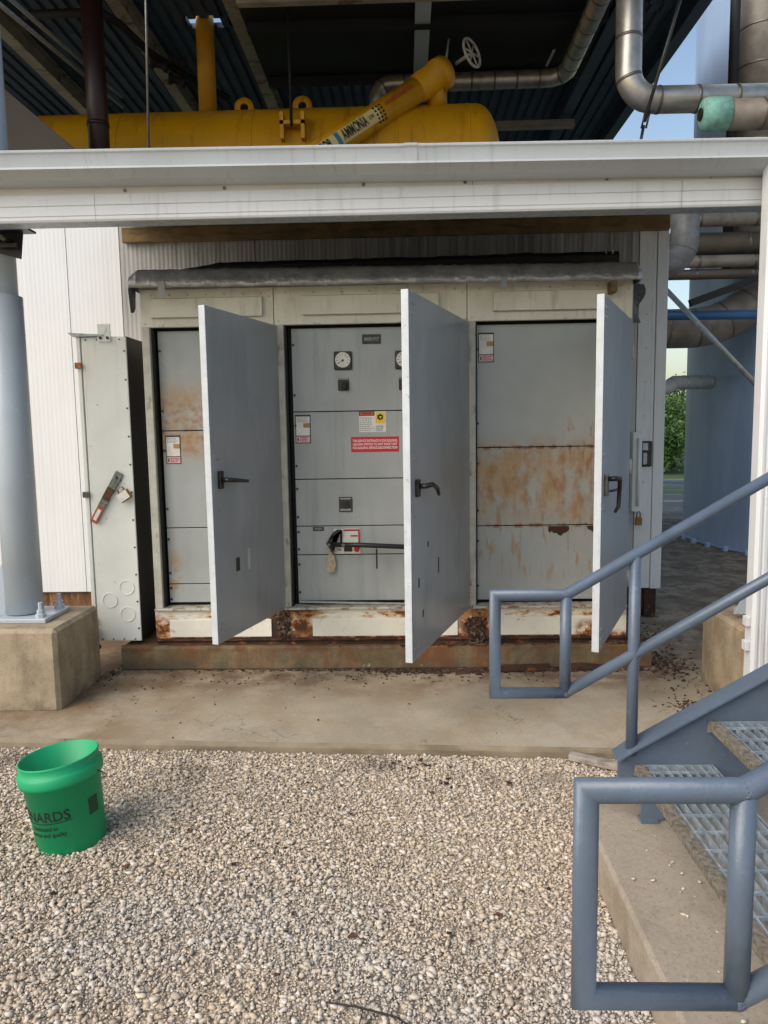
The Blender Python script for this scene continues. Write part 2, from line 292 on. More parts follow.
# ------------------------------------------------------------------ mesh helpers
def V(*a): return Vector(a)
STUFF = {'corroded_foot', 'rivets', 'panel_screw', 'lever_bolt', 'screw_row', 'cover_screws', 'wall_screws', 'fascia_screws', 'hinge_strip', 'lug_bolt', 'louvre', 'needle_and_ticks', 'small_print', 'printed_block', 'base_channel', 'switch_legend', 'lettering', 'hinge'}
class MB:
    def __init__(s): s.v = []; s.f = []; s.sm = []
    def add(s, vs, fs, smooth=False):
        o = len(s.v); s.v += [tuple(v) for v in vs]
        for f in fs: s.f.append(tuple(i + o for i in f)); s.sm.append(smooth)
        return s
    def box(s, x0, x1, y0, y1, z0, z1, bev=0.0):
        if x0 > x1: x0, x1 = x1, x0
        if y0 > y1: y0, y1 = y1, y0
        if z0 > z1: z0, z1 = z1, z0
        if bev <= 0:
            s.add([(x0, y0, z0), (x1, y0, z0), (x1, y1, z0), (x0, y1, z0), (x0, y0, z1), (x1, y0, z1), (x1, y1, z1), (x0, y1, z1)],
                  [(0, 3, 2, 1), (4, 5, 6, 7), (0, 1, 5, 4), (1, 2, 6, 5), (2, 3, 7, 6), (3, 0, 4, 7)])
        else:
            bm = bmesh.new()
            bmesh.ops.create_cube(bm, size=1)
            for v in bm.verts: v.co = Vector(((x0 + x1) / 2 + v.co.x * (x1 - x0), (y0 + y1) / 2 + v.co.y * (y1 - y0), (z0 + z1) / 2 + v.co.z * (z1 - z0)))
            bmesh.ops.bevel(bm, geom=bm.edges[:], offset=min(bev, 0.45 * min(x1 - x0, y1 - y0, z1 - z0)), segments=2, profile=0.5, affect='EDGES')
            s.frombm(bm)
        return s
    def frombm(s, bm, smooth=False):
        bm.verts.index_update()
        s.add([v.co.copy() for v in bm.verts], [[v.index for v in f.verts] for f in bm.faces], smooth)
        bm.free(); return s
    def obox(s, p, ax, ay, az, bev=0.0):
        """box centred on p with half-axis vectors"""
        t = MB().box(-1, 1, -1, 1, -1, 1) if bev <= 0 else None
        if t is None:
            lx, ly, lz = ax.length, ay.length, az.length
            t = MB().box(-lx, lx, -ly, ly, -lz, lz, bev)
            t.v = [(v[0] / lx, v[1] / ly, v[2] / lz) for v in t.v]
        s.add([Vector(p) + ax * v[0] + ay * v[1] + az * v[2] for v in t.v], t.f); return s
    def prism(s, pts, axis, a, b):
        """polygon pts (2D) extruded along axis from a to b"""
        n = len(pts)
        def mk(p, t):
            return (t, p[0], p[1]) if axis == 'x' else ((p[0], t, p[1]) if axis == 'y' else (p[0], p[1], t))
        vs_ = [mk(p, a) for p in pts] + [mk(p, b) for p in pts]
        fs = [tuple(range(n)), tuple(range(2 * n - 1, n - 1, -1))] + [(i, n + i, n + (i + 1) % n, (i + 1) % n) for i in range(n)]
        s.add(vs_, fs); return s
    def tube(s, pts, r, seg=14, caps=True, smooth=True):
        """pipe through pts, mitred joints; r number or list"""
        pts = [Vector(p) for p in pts]
        pts = [p for i, p in enumerate(pts) if i == 0 or (p - pts[i - 1]).length > 1e-5]; n = len(pts)
        rs = r if isinstance(r, (list, tuple)) else [r] * n
        d0 = (pts[1] - pts[0]).normalized()
        up = Vector((0, 0, 1)) if abs(d0.z) < 0.9 else Vector((0, 1, 0))
        u = d0.cross(up).normalized(); w = u.cross(d0).normalized()
        rings = []
        o = len(s.v)
        ring = [pts[0] + (u * math.cos(2 * math.pi * k / seg) + w * math.sin(2 * math.pi * k / seg)) * rs[0] for k in range(seg)]
        rings.append(ring)
        for i in range(1, n):
            din = (pts[i] - pts[i - 1]).normalized()
            if i < n - 1:
                dout = (pts[i + 1] - pts[i]).normalized(); nr = (din + dout).normalized()
            else: nr = din
            sc = rs[i] / rs[i - 1] if rs[i - 1] else 1
            new = []
            for q in rings[-1]:
                off = q - pts[i - 1]; off = off - din * off.dot(din)
                off = off.normalized() * rs[i] if off.length > 1e-9 else off
                base = pts[i] + off
                t = -(base - pts[i]).dot(nr) / din.dot(nr)
                new.append(base + din * t)
            if i < n - 1:
                rings.append(new)
            else: rings.append(new)
        for i in range(n):
            for q in rings[i]: s.v.append(tuple(q))
        for i in range(n - 1):
            for k in range(seg):
                s.f.append((o + i * seg + k, o + i * seg + (k + 1) % seg, o + (i + 1) * seg + (k + 1) % seg, o + (i + 1) * seg + k)); s.sm.append(smooth)
        if caps:
            s.f.append(tuple(o + k for k in range(seg - 1, -1, -1))); s.sm.append(False)
            s.f.append(tuple(o + (n - 1) * seg + k for k in range(seg))); s.sm.append(False)
        return s
    def lathe(s, prof, c, axis=(0, 0, 1), seg=32, smooth=True):
        """prof: (radius, height) along axis from c"""
        ax = Vector(axis).normalized(); up = Vector((0, 1, 0)) if abs(ax.y) < 0.9 else Vector((1, 0, 0))
        u = up.cross(ax).normalized(); w = ax.cross(u); c = Vector(c); o = len(s.v)
        for r, h in prof:
            for k in range(seg):
                a = 2 * math.pi * k / seg
                s.v.append(tuple(c + ax * h + (u * math.cos(a) + w * math.sin(a)) * r))
        for i in range(len(prof) - 1):
            for k in range(seg):
                s.f.append((o + i * seg + k, o + i * seg + (k + 1) % seg, o + (i + 1) * seg + (k + 1) % seg, o + (i + 1) * seg + k)); s.sm.append(smooth)
        return s
    def disc(s, c, nrm, r, h, seg=16):
        return s.lathe([(0.0001, 0), (r, 0), (r, h), (0.0001, h)], c, nrm, seg, False)
    def shear(s, k):   # z drops with x
        s.v = [(v[0], v[1], v[2] - k * v[0]) for v in s.v]; return s
    def build(s, name, mat, parent=None):
        me = bpy.data.meshes.new(name)
        me.from_pydata(s.v, [], s.f); me.validate(clean_customdata=False)
        if len(me.polygons) == len(s.sm): me.polygons.foreach_set('use_smooth', s.sm)
        me.materials.append(mat.m if isinstance(mat, Mat) else mat)
        me.update()
        bm = bmesh.new(); bm.from_mesh(me); bmesh.ops.recalc_face_normals(bm, faces=bm.faces[:]); bm.to_mesh(me); bm.free()
        ob = bpy.data.objects.new(name, me)
        COL.objects.link(ob)
        put(ob, parent)
        if name in STUFF: ob['kind'] = 'stuff'
        return ob
def origin_of(o):
    t = Vector((0, 0, 0))
    while o: t += o.location + o.matrix_parent_inverse.translation; o = o.parent
    return t
def put(ob, parent):
    if parent:
        ob.parent = parent
        ob.matrix_parent_inverse = Matrix.Translation(-origin_of(parent))
def thing(name, label, cat, loc, group=None):
    o = bpy.data.objects.new(name, None); COL.objects.link(o); o.location = loc; o.empty_display_size = 0.1
    tag(o, label, cat, group); return o
def tag(o, label=None, cat=None, group=None, kind=None):
    if label: o['label'] = label
    if cat: o['category'] = cat
    if group: o['group'] = group
    if kind: o['kind'] = kind
    return o
def dup(o, name, parent, delta=(0, 0, 0)):
    c = bpy.data.objects.new(name, o.data); COL.objects.link(c); put(c, parent); c.location = Vector(delta); return c
def text_mesh(body, size, depth=0.0, bold=0.02):
    cu = bpy.data.curves.new('lettering', 'FONT'); cu.body = body; cu.size = size; cu.align_x = 'CENTER'; cu.align_y = 'CENTER'; cu.extrude = depth; cu.resolution_u = 3; cu.offset = size * bold
    ob = bpy.data.objects.new('lettering', cu); COL.objects.link(ob)
    dg = bpy.context.evaluated_depsgraph_get()
    me = bpy.data.meshes.new_from_object(ob.evaluated_get(dg))
    vs_ = [v.co.copy() for v in me.vertices]; fs = [tuple(p.vertices) for p in me.polygons]
    bpy.data.objects.remove(ob); bpy.data.curves.remove(cu); bpy.data.meshes.remove(me)
    return vs_, fs
def text_flat(body, size, c, right, up, width=None, mat=None, parent=None, name='lettering', squash=1.0):
    vs_, fs = text_mesh(body, size)
    w = max(v.x for v in vs_) - min(v.x for v in vs_)
    k = (width / w) if width else squash
    c, right, up = Vector(c), Vector(right).normalized(), Vector(up).normalized()
    return MB().add([c + right * v.x * k + up * v.y for v in vs_], fs).build(name, mat, parent)

# ================================================================== SETTING
# ground
g = MB(); g.add([(-60, -30, -0.054), (60, -30, -0.054), (60, 8.8, -0.054), (-60, 8.8, -0.054)], [(0, 1, 2, 3)])
tag(g.build('ground', M['ground']), 'pale gravel ground sheet under the loose stones', 'ground', kind='structure')
g = MB(); g.add([(-300, 8.8, -0.09), (400, 8.8, -0.09), (400, 600, -0.09), (-300, 600, -0.09)], [(0, 1, 2, 3)])
tag(g.build('far_ground', M['grass']), 'far grassy ground beyond the guardrail', 'ground', kind='structure')
g = MB(); g.add([(2.2, 7.6, -0.06), (30, 7.6, -0.06), (30, 12.5, -0.06), (2.2, 12.5, -0.06)], [(0, 1, 2, 3)])
tag(g.build('gravel_strip', M['farconc']), 'strip of brown gravel in front of the guardrail', 'ground', kind='structure')
# concrete pad (front edge slightly skew)
def pad_y(x): return -1.278 - 0.048 * x
g = MB()
def sheet(xs, y0f, y1f, z):
    pass
PX = [-6, -2.0, 2.4, 9]
top = MB(); edge = MB()
front = [(-6, pad_y(-6)), (9, pad_y(9))]
top.add([(-6, pad_y(-6) + 0.02, 0.0), (9, pad_y(9) + 0.02, 0.0), (9, 7.9, 0.0), (-6, 7.9, 0.0)], [(0, 1, 2, 3)])
padroot = top.build('concrete_pad', M['pad'])
tag(padroot, 'stained concrete pad under the switchgear cabinet', 'pavement', kind='structure')
edge.add([(-6, pad_y(-6) + 0.02, 0.0), (9, pad_y(9) + 0.02, 0.0), (9, pad_y(9) + 0.006, -0.005), (-6, pad_y(-6) + 0.006, -0.005), (-6, pad_y(-6), -0.02), (9, pad_y(9), -0.02), (9, pad_y(9), -0.12), (-6, pad_y(-6), -0.12)],
         [(0, 3, 2, 1), (3, 4, 5, 2), (4, 7, 6, 5)])
edge.build('pad_edge', M['pad_edge'], padroot)
# plinth
bm = MB().box(-1.95, 1.62, -0.06, 1.2, 0.001, 0.16, 0.012)
pl = bm.build('plinth', M['plinth']); tag(pl, 'rust stained low concrete plinth under the switchgear', 'plinth', kind='structure')
# stair slab
sl = MB().box(0.672, 3.2, -4.3, -1.98, -0.12, 0.115, 0.012).build('stair_slab', M['slab']); tag(sl, 'raised concrete slab at the foot of the metal stairs', 'slab', kind='structure')

# ------------------------------------------------------------------ gravel
def gravel(name, n, x0, x1, y0, y1, smin, smax, zf, seed, keep=None, mat='gravel', octa=False):
    r = np.random.RandomState(seed)
    t = (1 + 5 ** 0.5) / 2
    iv = np.array([(-1, t, 0), (1, t, 0), (-1, -t, 0), (1, -t, 0), (0, -1, t), (0, 1, t), (0, -1, -t), (0, 1, -t), (t, 0, -1), (t, 0, 1), (-t, 0, -1), (-t, 0, 1)]) / (1 + t * t) ** 0.5
    fi = np.array([(0, 11, 5), (0, 5, 1), (0, 1, 7), (0, 7, 10), (0, 10, 11), (1, 5, 9), (5, 11, 4), (11, 10, 2), (10, 7, 6), (7, 1, 8), (3, 9, 4), (3, 4, 2), (3, 2, 6), (3, 6, 8), (3, 8, 9), (4, 9, 5), (2, 4, 11), (6, 2, 10), (8, 6, 7), (9, 8, 1)])
    if octa:
        iv = np.array([(1, 0, 0), (-1, 0, 0), (0, 1, 0), (0, -1, 0), (0, 0, 1), (0, 0, -1)], float)
        fi = np.array([(0, 2, 4), (2, 1, 4), (1, 3, 4), (3, 0, 4), (2, 0, 5), (1, 2, 5), (3, 1, 5), (0, 3, 5)])
    nv = len(iv)
    x = r.uniform(x0, x1, n); y = r.uniform(y0, y1, n)
    if keep is not None:
        k = keep(x, y); x = x[k]; y = y[k]; n = len(x)
    s = smin + (smax - smin) * r.rand(n) ** 2.2
    sc = np.stack([s * r.uniform(0.8, 1.6, n), s * r.uniform(0.6, 1.05, n), s * r.uniform(0.4, 0.75, n)], 1)
    P = iv[None] * (1 + r.uniform(-0.38, 0.30, (n, nv, 1))) * sc[:, None, :]
    ax, az = r.normal(0, 0.45, n), r.uniform(0, 6.283, n)
    ca, sa = np.cos(ax), np.sin(ax); cz, sz = np.cos(az), np.sin(az)
    X, Y, Z = P[..., 0], P[..., 1], P[..., 2]
    Y, Z = Y * ca[:, None] - Z * sa[:, None], Y * sa[:, None] + Z * ca[:, None]
    X, Y = X * cz[:, None] - Y * sz[:, None], X * sz[:, None] + Y * cz[:, None]
    z = zf(x, y) + r.uniform(-0.011, 0.003, n)
    co = np.stack([X + x[:, None], Y + y[:, None], Z + z[:, None]], -1).reshape(-1, 3)
    fa = (fi[None] + (np.arange(n) * nv)[:, None, None]).reshape(-1)
    me = bpy.data.meshes.new(name)
    me.vertices.add(len(co)); me.vertices.foreach_set('co', co.ravel())
    me.loops.add(len(fa)); me.loops.foreach_set('vertex_index', fa.astype(np.int32))
    nf = len(fa) // 3
    me.polygons.add(nf); me.polygons.foreach_set('loop_start', np.arange(nf, dtype=np.int32) * 3); me.polygons.foreach_set('loop_total', np.full(nf, 3, np.int32))
    me.materials.append(M[mat].m); me.update(calc_edges=True)
    ob = bpy.data.objects.new(name, me); COL.objects.link(ob); return ob
def gz(x, y):
    return -0.044 + 0.003 * np.sin(x * 2.1 + 0.5) * np.cos(y * 1.7) + 0.002 * np.sin(x * 5.3 + y * 4.1)
def keepg(x, y):
    return (y < -1.288 - 0.048 * x) & ~((x > 0.67) & (y < -1.97)) & (np.abs(x) < (y + 5.3) * 0.60 + 0.30) & (y > -4.0)
gr = gravel('gravel', 108000, -3.1, 2.4, -4.05, -1.19, 0.0048, 0.0130, gz, 3, keepg)
tag(gr, 'loose tan and white crushed limestone gravel in the foreground', 'gravel', kind='stuff')
gf = gravel('gravel_fines', 300000, -3.1, 2.4, -4.05, -1.19, 0.0035, 0.0075, lambda x, y: gz(x, y) - 0.001, 8, keepg, octa=True)
tag(gf, 'small stone chips filling between the gravel stones', 'gravel', kind='stuff')
def keeps(x, y): return (y < -2.0)
sg = gravel('loose_pebbles', 190, 0.70, 1.25, -3.4, -2.03, 0.003, 0.009, lambda x, y: np.full_like(x, 0.120), 11, lambda x, y: (np.random.RandomState(5).rand(len(x)) < 0.12) | (np.abs(x - 0.86) < 0.05) | ((np.abs(x - 0.77) < 0.05) & (np.abs(y + 2.5) < 0.15)))
tag(sg, 'few loose pebbles scattered on the stair slab', 'pebbles', kind='stuff')

# rust flakes and dirt around the plinth
def flakes(name, spots, seed, label):
    r = random.Random(seed); mb = MB()
    for cx, cy, z, sx, sy, n, s0, s1 in spots:
        for _ in range(n):
            x = r.gauss(cx, sx); y = r.gauss(cy, sy); s_ = r.uniform(s0, s1)
            a = r.uniform(0, 6.28); k = r.randint(4, 6)
            zz = z + r.uniform(0.002, 0.008)
            if -1.95 < x < 1.62 and y > -0.06: zz = 0.16 + r.uniform(0.002, 0.008)
            ring = []
            for i in range(k):
                b = a + 6.283 * i / k; q = s_ * r.uniform(0.6, 1.1)
                ring.append((x + q * math.cos(b) * 1.4, y + q * math.sin(b), zz + r.uniform(-0.002, 0.004)))
            lo = [(p[0], p[1], zz - 0.004) for p in ring]
            mb.add(ring + lo, [tuple(range(k)), tuple(range(2 * k - 1, k - 1, -1))] + [(i, k + i, k + (i + 1) % k, (i + 1) % k) for i in range(k)])
    return tag(mb.build(name, M['flake']), label, 'debris', kind='stuff')
flakes('rust_debris', [(0.42, -0.09, 0, 0.10, 0.03, 320, 0.005, 0.018), (0.44, 0.03, 0, 0.08, 0.03, 200, 0.008, 0.026), (0.30, -0.105, 0, 0.28, 0.022, 700, 0.003, 0.012), (0.28, -0.12, 0, 0.16, 0.035, 120, 0.006, 0.020), (-0.4, -0.082, 0, 0.5, 0.010, 260, 0.002, 0.008), (1.0, -0.10, 0, 0.35, 0.022, 380, 0.003, 0.012), (1.72, 0.02, 0, 0.09, 0.16, 260, 0.003, 0.012),
                       (0.5, 0.02, 0, 0.10, 0.03, 160, 0.006, 0.022), (1.45, 0.03, 0, 0.12, 0.04, 160, 0.006, 0.02), (0.2, -0.22, 0, 0.5, 0.07, 90, 0.002, 0.008), (1.62, -0.75, 0, 0.08, 0.05, 130, 0.002, 0.008), (1.72, -0.45, 0, 0.12, 0.14, 45, 0.002, 0.008),
                       (-1.2, -0.25, 0, 0.5, 0.10, 60, 0.002, 0.007), (-0.6, -0.55, 0, 1.1, 0.3, 60, 0.0015, 0.005), (-1.98, -0.12, 0, 0.03, 0.08, 60, 0.002, 0.008), (1.80, 0.7, 0, 0.12, 0.25, 130, 0.003, 0.012)], 5,
       'dark rust flakes and dirt fallen along the plinth')

r_ = random.Random(21)
flakes('dark_litter', [(r_.uniform(-1.3, 0.5), r_.uniform(-3.0, -1.45), -0.037, 0.01, 0.01, 1, 0.003, 0.010) for _ in range(34)] + [(0.02, -1.42, -0.037, 0.05, 0.03, 12, 0.003, 0.010), (0.15, -1.6, -0.037, 0.03, 0.05, 8, 0.003, 0.012)], 9,
       'scattered dark bits of litter between the gravel stones')

# ================================================================== SWITCHGEAR CABINET
cab = thing('switchgear_cabinet', 'cream outdoor switchgear cabinet with three grey doors standing open on a plinth', 'cabinet', (-0.13, 0.6, 0.16))
XL, XR = -1.722, 1.462
S1, S2 = -0.845, 0.405
secs = [(XL, S1), (S1, S2), (S2, XR)]
shell = MB().box(XL, XL + 0.02, 0.035, 1.18, 0.21, 2.53).box(XR - 0.02, XR, 0.035, 1.18, 0.21, 2.53).box(XL, XR, 1.18, 1.2, 0.21, 2.53).box(XL - 0.01, XR + 0.01, 0.03, 1.2, 2.53, 2.56)
shell.build('housing', M['cream'], cab)
MB().box(XL + 0.02, XR - 0.02, 0.13, 0.15, 0.2, 2.53).box(S1 + 0.03, S1 + 0.05, 0.05, 0.13, 0.41, 2.28).box(S2 + 0.03, S2 + 0.05, 0.05, 0.13, 0.41, 2.28).build('backing_plate', M['black'], cab)
for i, (a, b) in enumerate(secs):
    h = MB().box(a + 0.002, b - 0.002, 0.0, 0.034, 2.287, 2.528, 0.004).build('header_panel', M['header'], cab)
    sc = MB()
    for k in range(7):
        x = a + 0.08 + (b - a - 0.16) * k / 6
        sc.disc((x, 0.001, 2.49), (0, -1, 0), 0.007, 0.006, 8)
    sc.disc((a + 0.03, 0.001, 2.31), (0, -1, 0), 0.006, 0.005, 8).disc((b - 0.03, 0.001, 2.47), (0, -1, 0), 0.007, 0.005, 8)
    sc.build('screw_row', M['jamb'], h)
for a, b in ((-1.645, -0.915), (-0.66, 0.22), (0.57, 1.30)):
    MB().prism([(0.0, 2.470), (-0.030, 2.462), (-0.034, 2.345), (-0.026, 2.345), (-0.022, 2.455), (0.0, 2.460)], 'x', a, b).box(a, a + 0.004, -0.031, 0, 2.345, 2.468).box(b - 0.004, b, -0.031, 0, 2.345, 2.468).build('vent_hood', M['header'], cab)
    MB().box(a + 0.004, b - 0.004, -0.022, -0.001, 2.352, 2.45).build('vent_screen', M['black'], cab)
for a, b in ((-1.716, -1.664), (-0.832, -0.786), (0.410, 0.459), (1.405, 1.458)):
    MB().box(a, b, -0.004, 0.05, 0.415, 2.287, 0.004).build('door_jamb', M['jamb'], cab)
    MB().box(b + 0.001, b + 0.012, 0.03, 0.125, 0.415, 2.285).build('gasket', M['black'], cab) if b < 1.4 else None
for a, b in ((-1.72, -0.81), (-0.808, 0.433), (0.435, 1.46)):
    MB().box(a, b, -0.022, 0.1, 0.40, 0.416, 0.004).build('sill', M['jamb'], cab)
    MB().box(a, b, 0.0, 0.03, 0.205, 0.399).build('base_panel', M['kick'], cab)
for a, b in ((-1.62, -0.925), (-0.645, 0.335), (0.60, 1.30)):
    MB().box(a, b, -0.012, -0.001, 0.216, 0.337, 0.003).build('kick_plate', M['kickplate'], cab)
# corroded base channel
ch = MB()
rr = random.Random(4)
n_ = 160
cv = []
for i in range(n_ + 1):
    x = -1.715 + 3.17 * i / n_
    q = mnoise.noise(Vector((x * 7, 2.0, 0.0))) * 0.010 + mnoise.noise(Vector((x * 25, 5.0, 0.0))) * 0.005
    cv.append([(x, 0.004 + q, 0.2035), (x, -0.004 + q * 1.5, 0.19 + q * 0.5), (x, 0.008 + q, 0.172 - q * 0.3), (x, -0.012 + q, 0.163)])
for i in range(n_):
    for j in range(3): ch.add([cv[i][j], cv[i + 1][j], cv[i + 1][j + 1], cv[i][j + 1]], [(0, 1, 2, 3)], True)
ch.build('base_channel', M['rust'], cab)
# ragged rust holes at the second post foot: dark curled plates
hb = MB()
for k in range(330):
    if k < 170: px, pz = rr.gauss(-0.852, 0.022), rr.uniform(0.205, 0.385)
    else: px, pz = rr.gauss(0.455, 0.035), rr.uniform(0.17, 0.33)
    a = rr.uniform(0, 3.14); s_ = rr.uniform(0.003, 0.013)
    hb.obox((px, -0.004 + rr.uniform(-0.008, 0.002), pz), V(math.cos(a), rr.uniform(-0.5, 0.5), math.sin(a)) * s_, V(0.2, 1, 0.1).normalized() * 0.003, V(-math.sin(a), rr.uniform(-0.5, 0.5), math.cos(a)) * s_ * 0.8)
hb.build('corroded_foot', M['flake'], cab)
# inner panels
def inner(x0, x1, zs, mat):
    out = []
    for zt, zb in zip(zs[:-1], zs[1:]):
        p = MB().box(x0, x1, 0.08, 0.1, zb + 0.003, zt - 0.003, 0.003).build('inner_panel', mat, cab); out.append(p)
        sc = MB()
        for k in (0.2, 0.8):
            sc.disc((x0 + 0.012, 0.081, zb + (zt - zb) * k), (0, -1, 0), 0.008, 0.01, 8)
        sc.build('panel_screw', M['blackpaint'], p)
    return out
pL = inner(-1.640, -0.84, [2.275, 1.615, 0.956, 0.567, 0.435], M['grey_l'])
pM = inner(-0.748, 0.40, [2.275, 1.727, 1.276, 0.957, 0.76, 0.438], M['grey'])
pR = inner(0.466, 1.40, [2.275, 1.471, 0.945, 0.435], M['grey_r'])
Yp = 0.08
def plate(x0, x1, z0, z1, mat, parent, name, d=0.002, y=Yp, bev=0):
    return MB().box(x0, x1, y - d, y - 0.0002, z0, z1, bev).build(name, mat, parent)
def print_lines(parent, x0, x1, z0, z1, n, mat, y, name='small_print', seed=1):
    r = random.Random(seed); mb = MB(); h = (z1 - z0) / n
    for i in range(n):
        x = x0; z = z1 - (i + 0.5) * h; end = x1 - r.uniform(0, 0.25) * (x1 - x0)
        while x < end:
            w = r.uniform(0.08, 0.22) * (x1 - x0); mb.add([(x, y, z - h * 0.25), (min(x + w, end), y, z - h * 0.25), (min(x + w, end), y, z + h * 0.25), (x, y, z + h * 0.25)], [(0, 1, 2, 3)]); x += w + 0.05 * (x1 - x0)
    return mb.build(name, mat, parent)
def warn_label(x0, x1, z0, zm, z1, panel, seed):
    w = plate(x0, x1, z0, z1, M['nameplate'], panel, 'warning_label', 0.002)
    b = 0.006
    plate(x0 + b, x1 - b, zm + 0.003, z1 - 0.012, M['white'], w, 'label_upper', 0.0035)
    plate(x0 + b, x1 - b, z0 + b, zm - 0.003, M['pink'], w, 'label_lower', 0.0035)
    plate(x0 + 0.055 * (x1 - x0) / 0.105, x1 - b, zm + 0.055, zm + 0.085, M['tan'], w, 'label_stamp', 0.005)
    print_lines(w, x0 + 0.012, x1 - 0.012, zm + 0.09, z1 - 0.016, 4, M['greyink'], Yp - 0.0042, seed=seed)
    print_lines(w, x0 + 0.03, x1 - 0.01, z0 + 0.01, zm - 0.006, 3, M['redink'], Yp - 0.0042, seed=seed + 1)
    plate(x0 + 0.014, x0 + 0.022, z0 + 0.014, zm - 0.012, M['ink'], w, 'label_symbol', 0.0045)
warn_label(-1.619, -1.517, 1.392, 1.442, 1.585, pL[1], 2)
warn_label(-0.738, -0.634, 1.518, 1.567, 1.708, pM[1], 4)
warn_label(0.483, 0.587, 2.03, 2.08, 2.222, pR[0], 6)
# gauges
def gauge(cx, cz):
    gbase = MB().box(cx - 0.06, cx + 0.06, Yp - 0.022, Yp - 0.0002, cz - 0.06, cz + 0.06, 0.01).build('meter', M['nameplate'], pM[0])
    MB().disc((cx, Yp - 0.0225, cz + 0.004), (0, -1, 0), 0.050, 0.003, 28).build('dial', M['white'], gbase)
    tk = MB()
    for k in range(9):
        a = rad(215 - k * 31)
        d = V(math.cos(a), 0, math.sin(a)); n = V(-d.z, 0, d.x)
        tk.obox(V(cx, Yp - 0.0262, cz + 0.004) + d * 0.038, d * 0.006, V(0, 0.0004, 0), n * 0.0016)
    tk.disc((cx, Yp - 0.0258, cz), (0, -1, 0), 0.008, 0.002, 12)
    d = V(-0.8, 0, -0.55).normalized(); tk.obox(V(cx, Yp - 0.0266, cz) + d * 0.016, d * 0.02, V(0, 0.0004, 0), V(d.z, 0, -d.x) * 0.0016)
    tk.build('needle_and_ticks', M['ink'], gbase)
    k = MB().box(cx - 0.036, cx + 0.036, Yp - 0.015, Yp - 0.0002, cz - 0.195, cz - 0.125, 0.004).build('selector_switch', M['blackpaint'], pM[0])
    MB().box(cx - 0.010, cx + 0.024, Yp - 0.05, Yp - 0.0155, cz - 0.185, cz - 0.140, 0.006).build('selector_knob', M['black'], k)
    MB().box(cx - 0.036, cx + 0.036, Yp - 0.006, Yp - 0.0002, cz - 0.1245, cz - 0.112, 0.0).build('selector_plate', M['steel'], k)
gauge(-0.408, 2.058); gauge(-0.005, 2.056)
npl = plate(-0.279, -0.155, 2.163, 2.226, M['nameplate'], pM[0], 'nameplate', 0.004, bev=0.0015)
text_flat('MAIN P17', 0.034, (-0.217, Yp - 0.0046, 2.194), (1, 0, 0), (0, 0, 1), 0.095, M['greyink'], npl)
cl = plate(-0.309, -0.131, 1.586, 1.722, M['white'], pM[1], 'caution_label', 0.002)
plate(-0.309, -0.206, 1.694, 1.722, M['nameplate'], cl, 'caution_header', 0.003)
plate(-0.302, -0.212, 1.699, 1.717, M['orange'], cl, 'caution_band', 0.004)
text_flat('WARNING', 0.014, (-0.257, Yp - 0.0048, 1.708), (1, 0, 0), (0, 0, 1), 0.06, M['ink'], cl)
plate(-0.199, -0.137, 1.645, 1.716, M['lyellow'], cl, 'hazard_patch', 0.003)
hz = MB().disc((-0.168, Yp - 0.0032, 1.685), (0, -1, 0), 0.022, 0.001, 6); hz.build('hazard_symbol', M['ink'], cl)
MB().disc((-0.166, Yp - 0.0043, 1.684), (0, -1, 0), 0.011, 0.001, 3).build('hazard_bolt', M['lyellow'], cl)
print_lines(cl, -0.305, -0.21, 1.592, 1.686, 7, M['greyink'], Yp - 0.0026, seed=9)
print_lines(cl, -0.198, -0.138, 1.592, 1.63, 3, M['blueink'], Yp - 0.0026, seed=10)
rs = plate(-0.366, -0.046, 1.455, 1.555, M['red'], pM[1], 'red_sign', 0.003)
for k, tx in enumerate(('THIS SERVICE ENTRANCE IS FOR BUILDING', 'USE MAIN SWITCH TO NOT ROOF UNIT', 'FOR BUILDING SERVICE DISCONNECTION')):
    text_flat(tx, 0.023, (-0.206, Yp - 0.0035, 1.528 - k * 0.0235), (1, 0, 0), (0, 0, 1), 0.298, M['whiteink'], rs)
sw = plate(-0.455, -0.366, 1.054, 1.154, M['nameplate'], pM[2], 'key_switch', 0.012, bev=0.004)
MB().disc((-0.41, Yp - 0.0125, 1.105), (0, -1, 0), 0.028, 0.008, 18).build('switch_ring', M['darksteel'], sw)
MB().box(-0.447, -0.374, Yp - 0.0135, Yp - 0.0122, 1.062, 1.074).box(-0.447, -0.374, Yp - 0.0135, Yp - 0.0122, 1.138, 1.147).build('switch_legend', M['greyink'], sw)
pp = plate(-0.637, -0.562, 0.924, 0.951, M['nameplate'], pM[3], 'nameplate', 0.003)
text_flat('MAIN', 0.018, (-0.60, Yp - 0.0036, 0.9375), (1, 0, 0), (0, 0, 1), 0.05, M['greyink'], pp)
MB().box(0.34, 0.385, Yp - 0.02, Yp, 1.19, 1.205, 0.003).build('stud', M['steel'], pM[2])
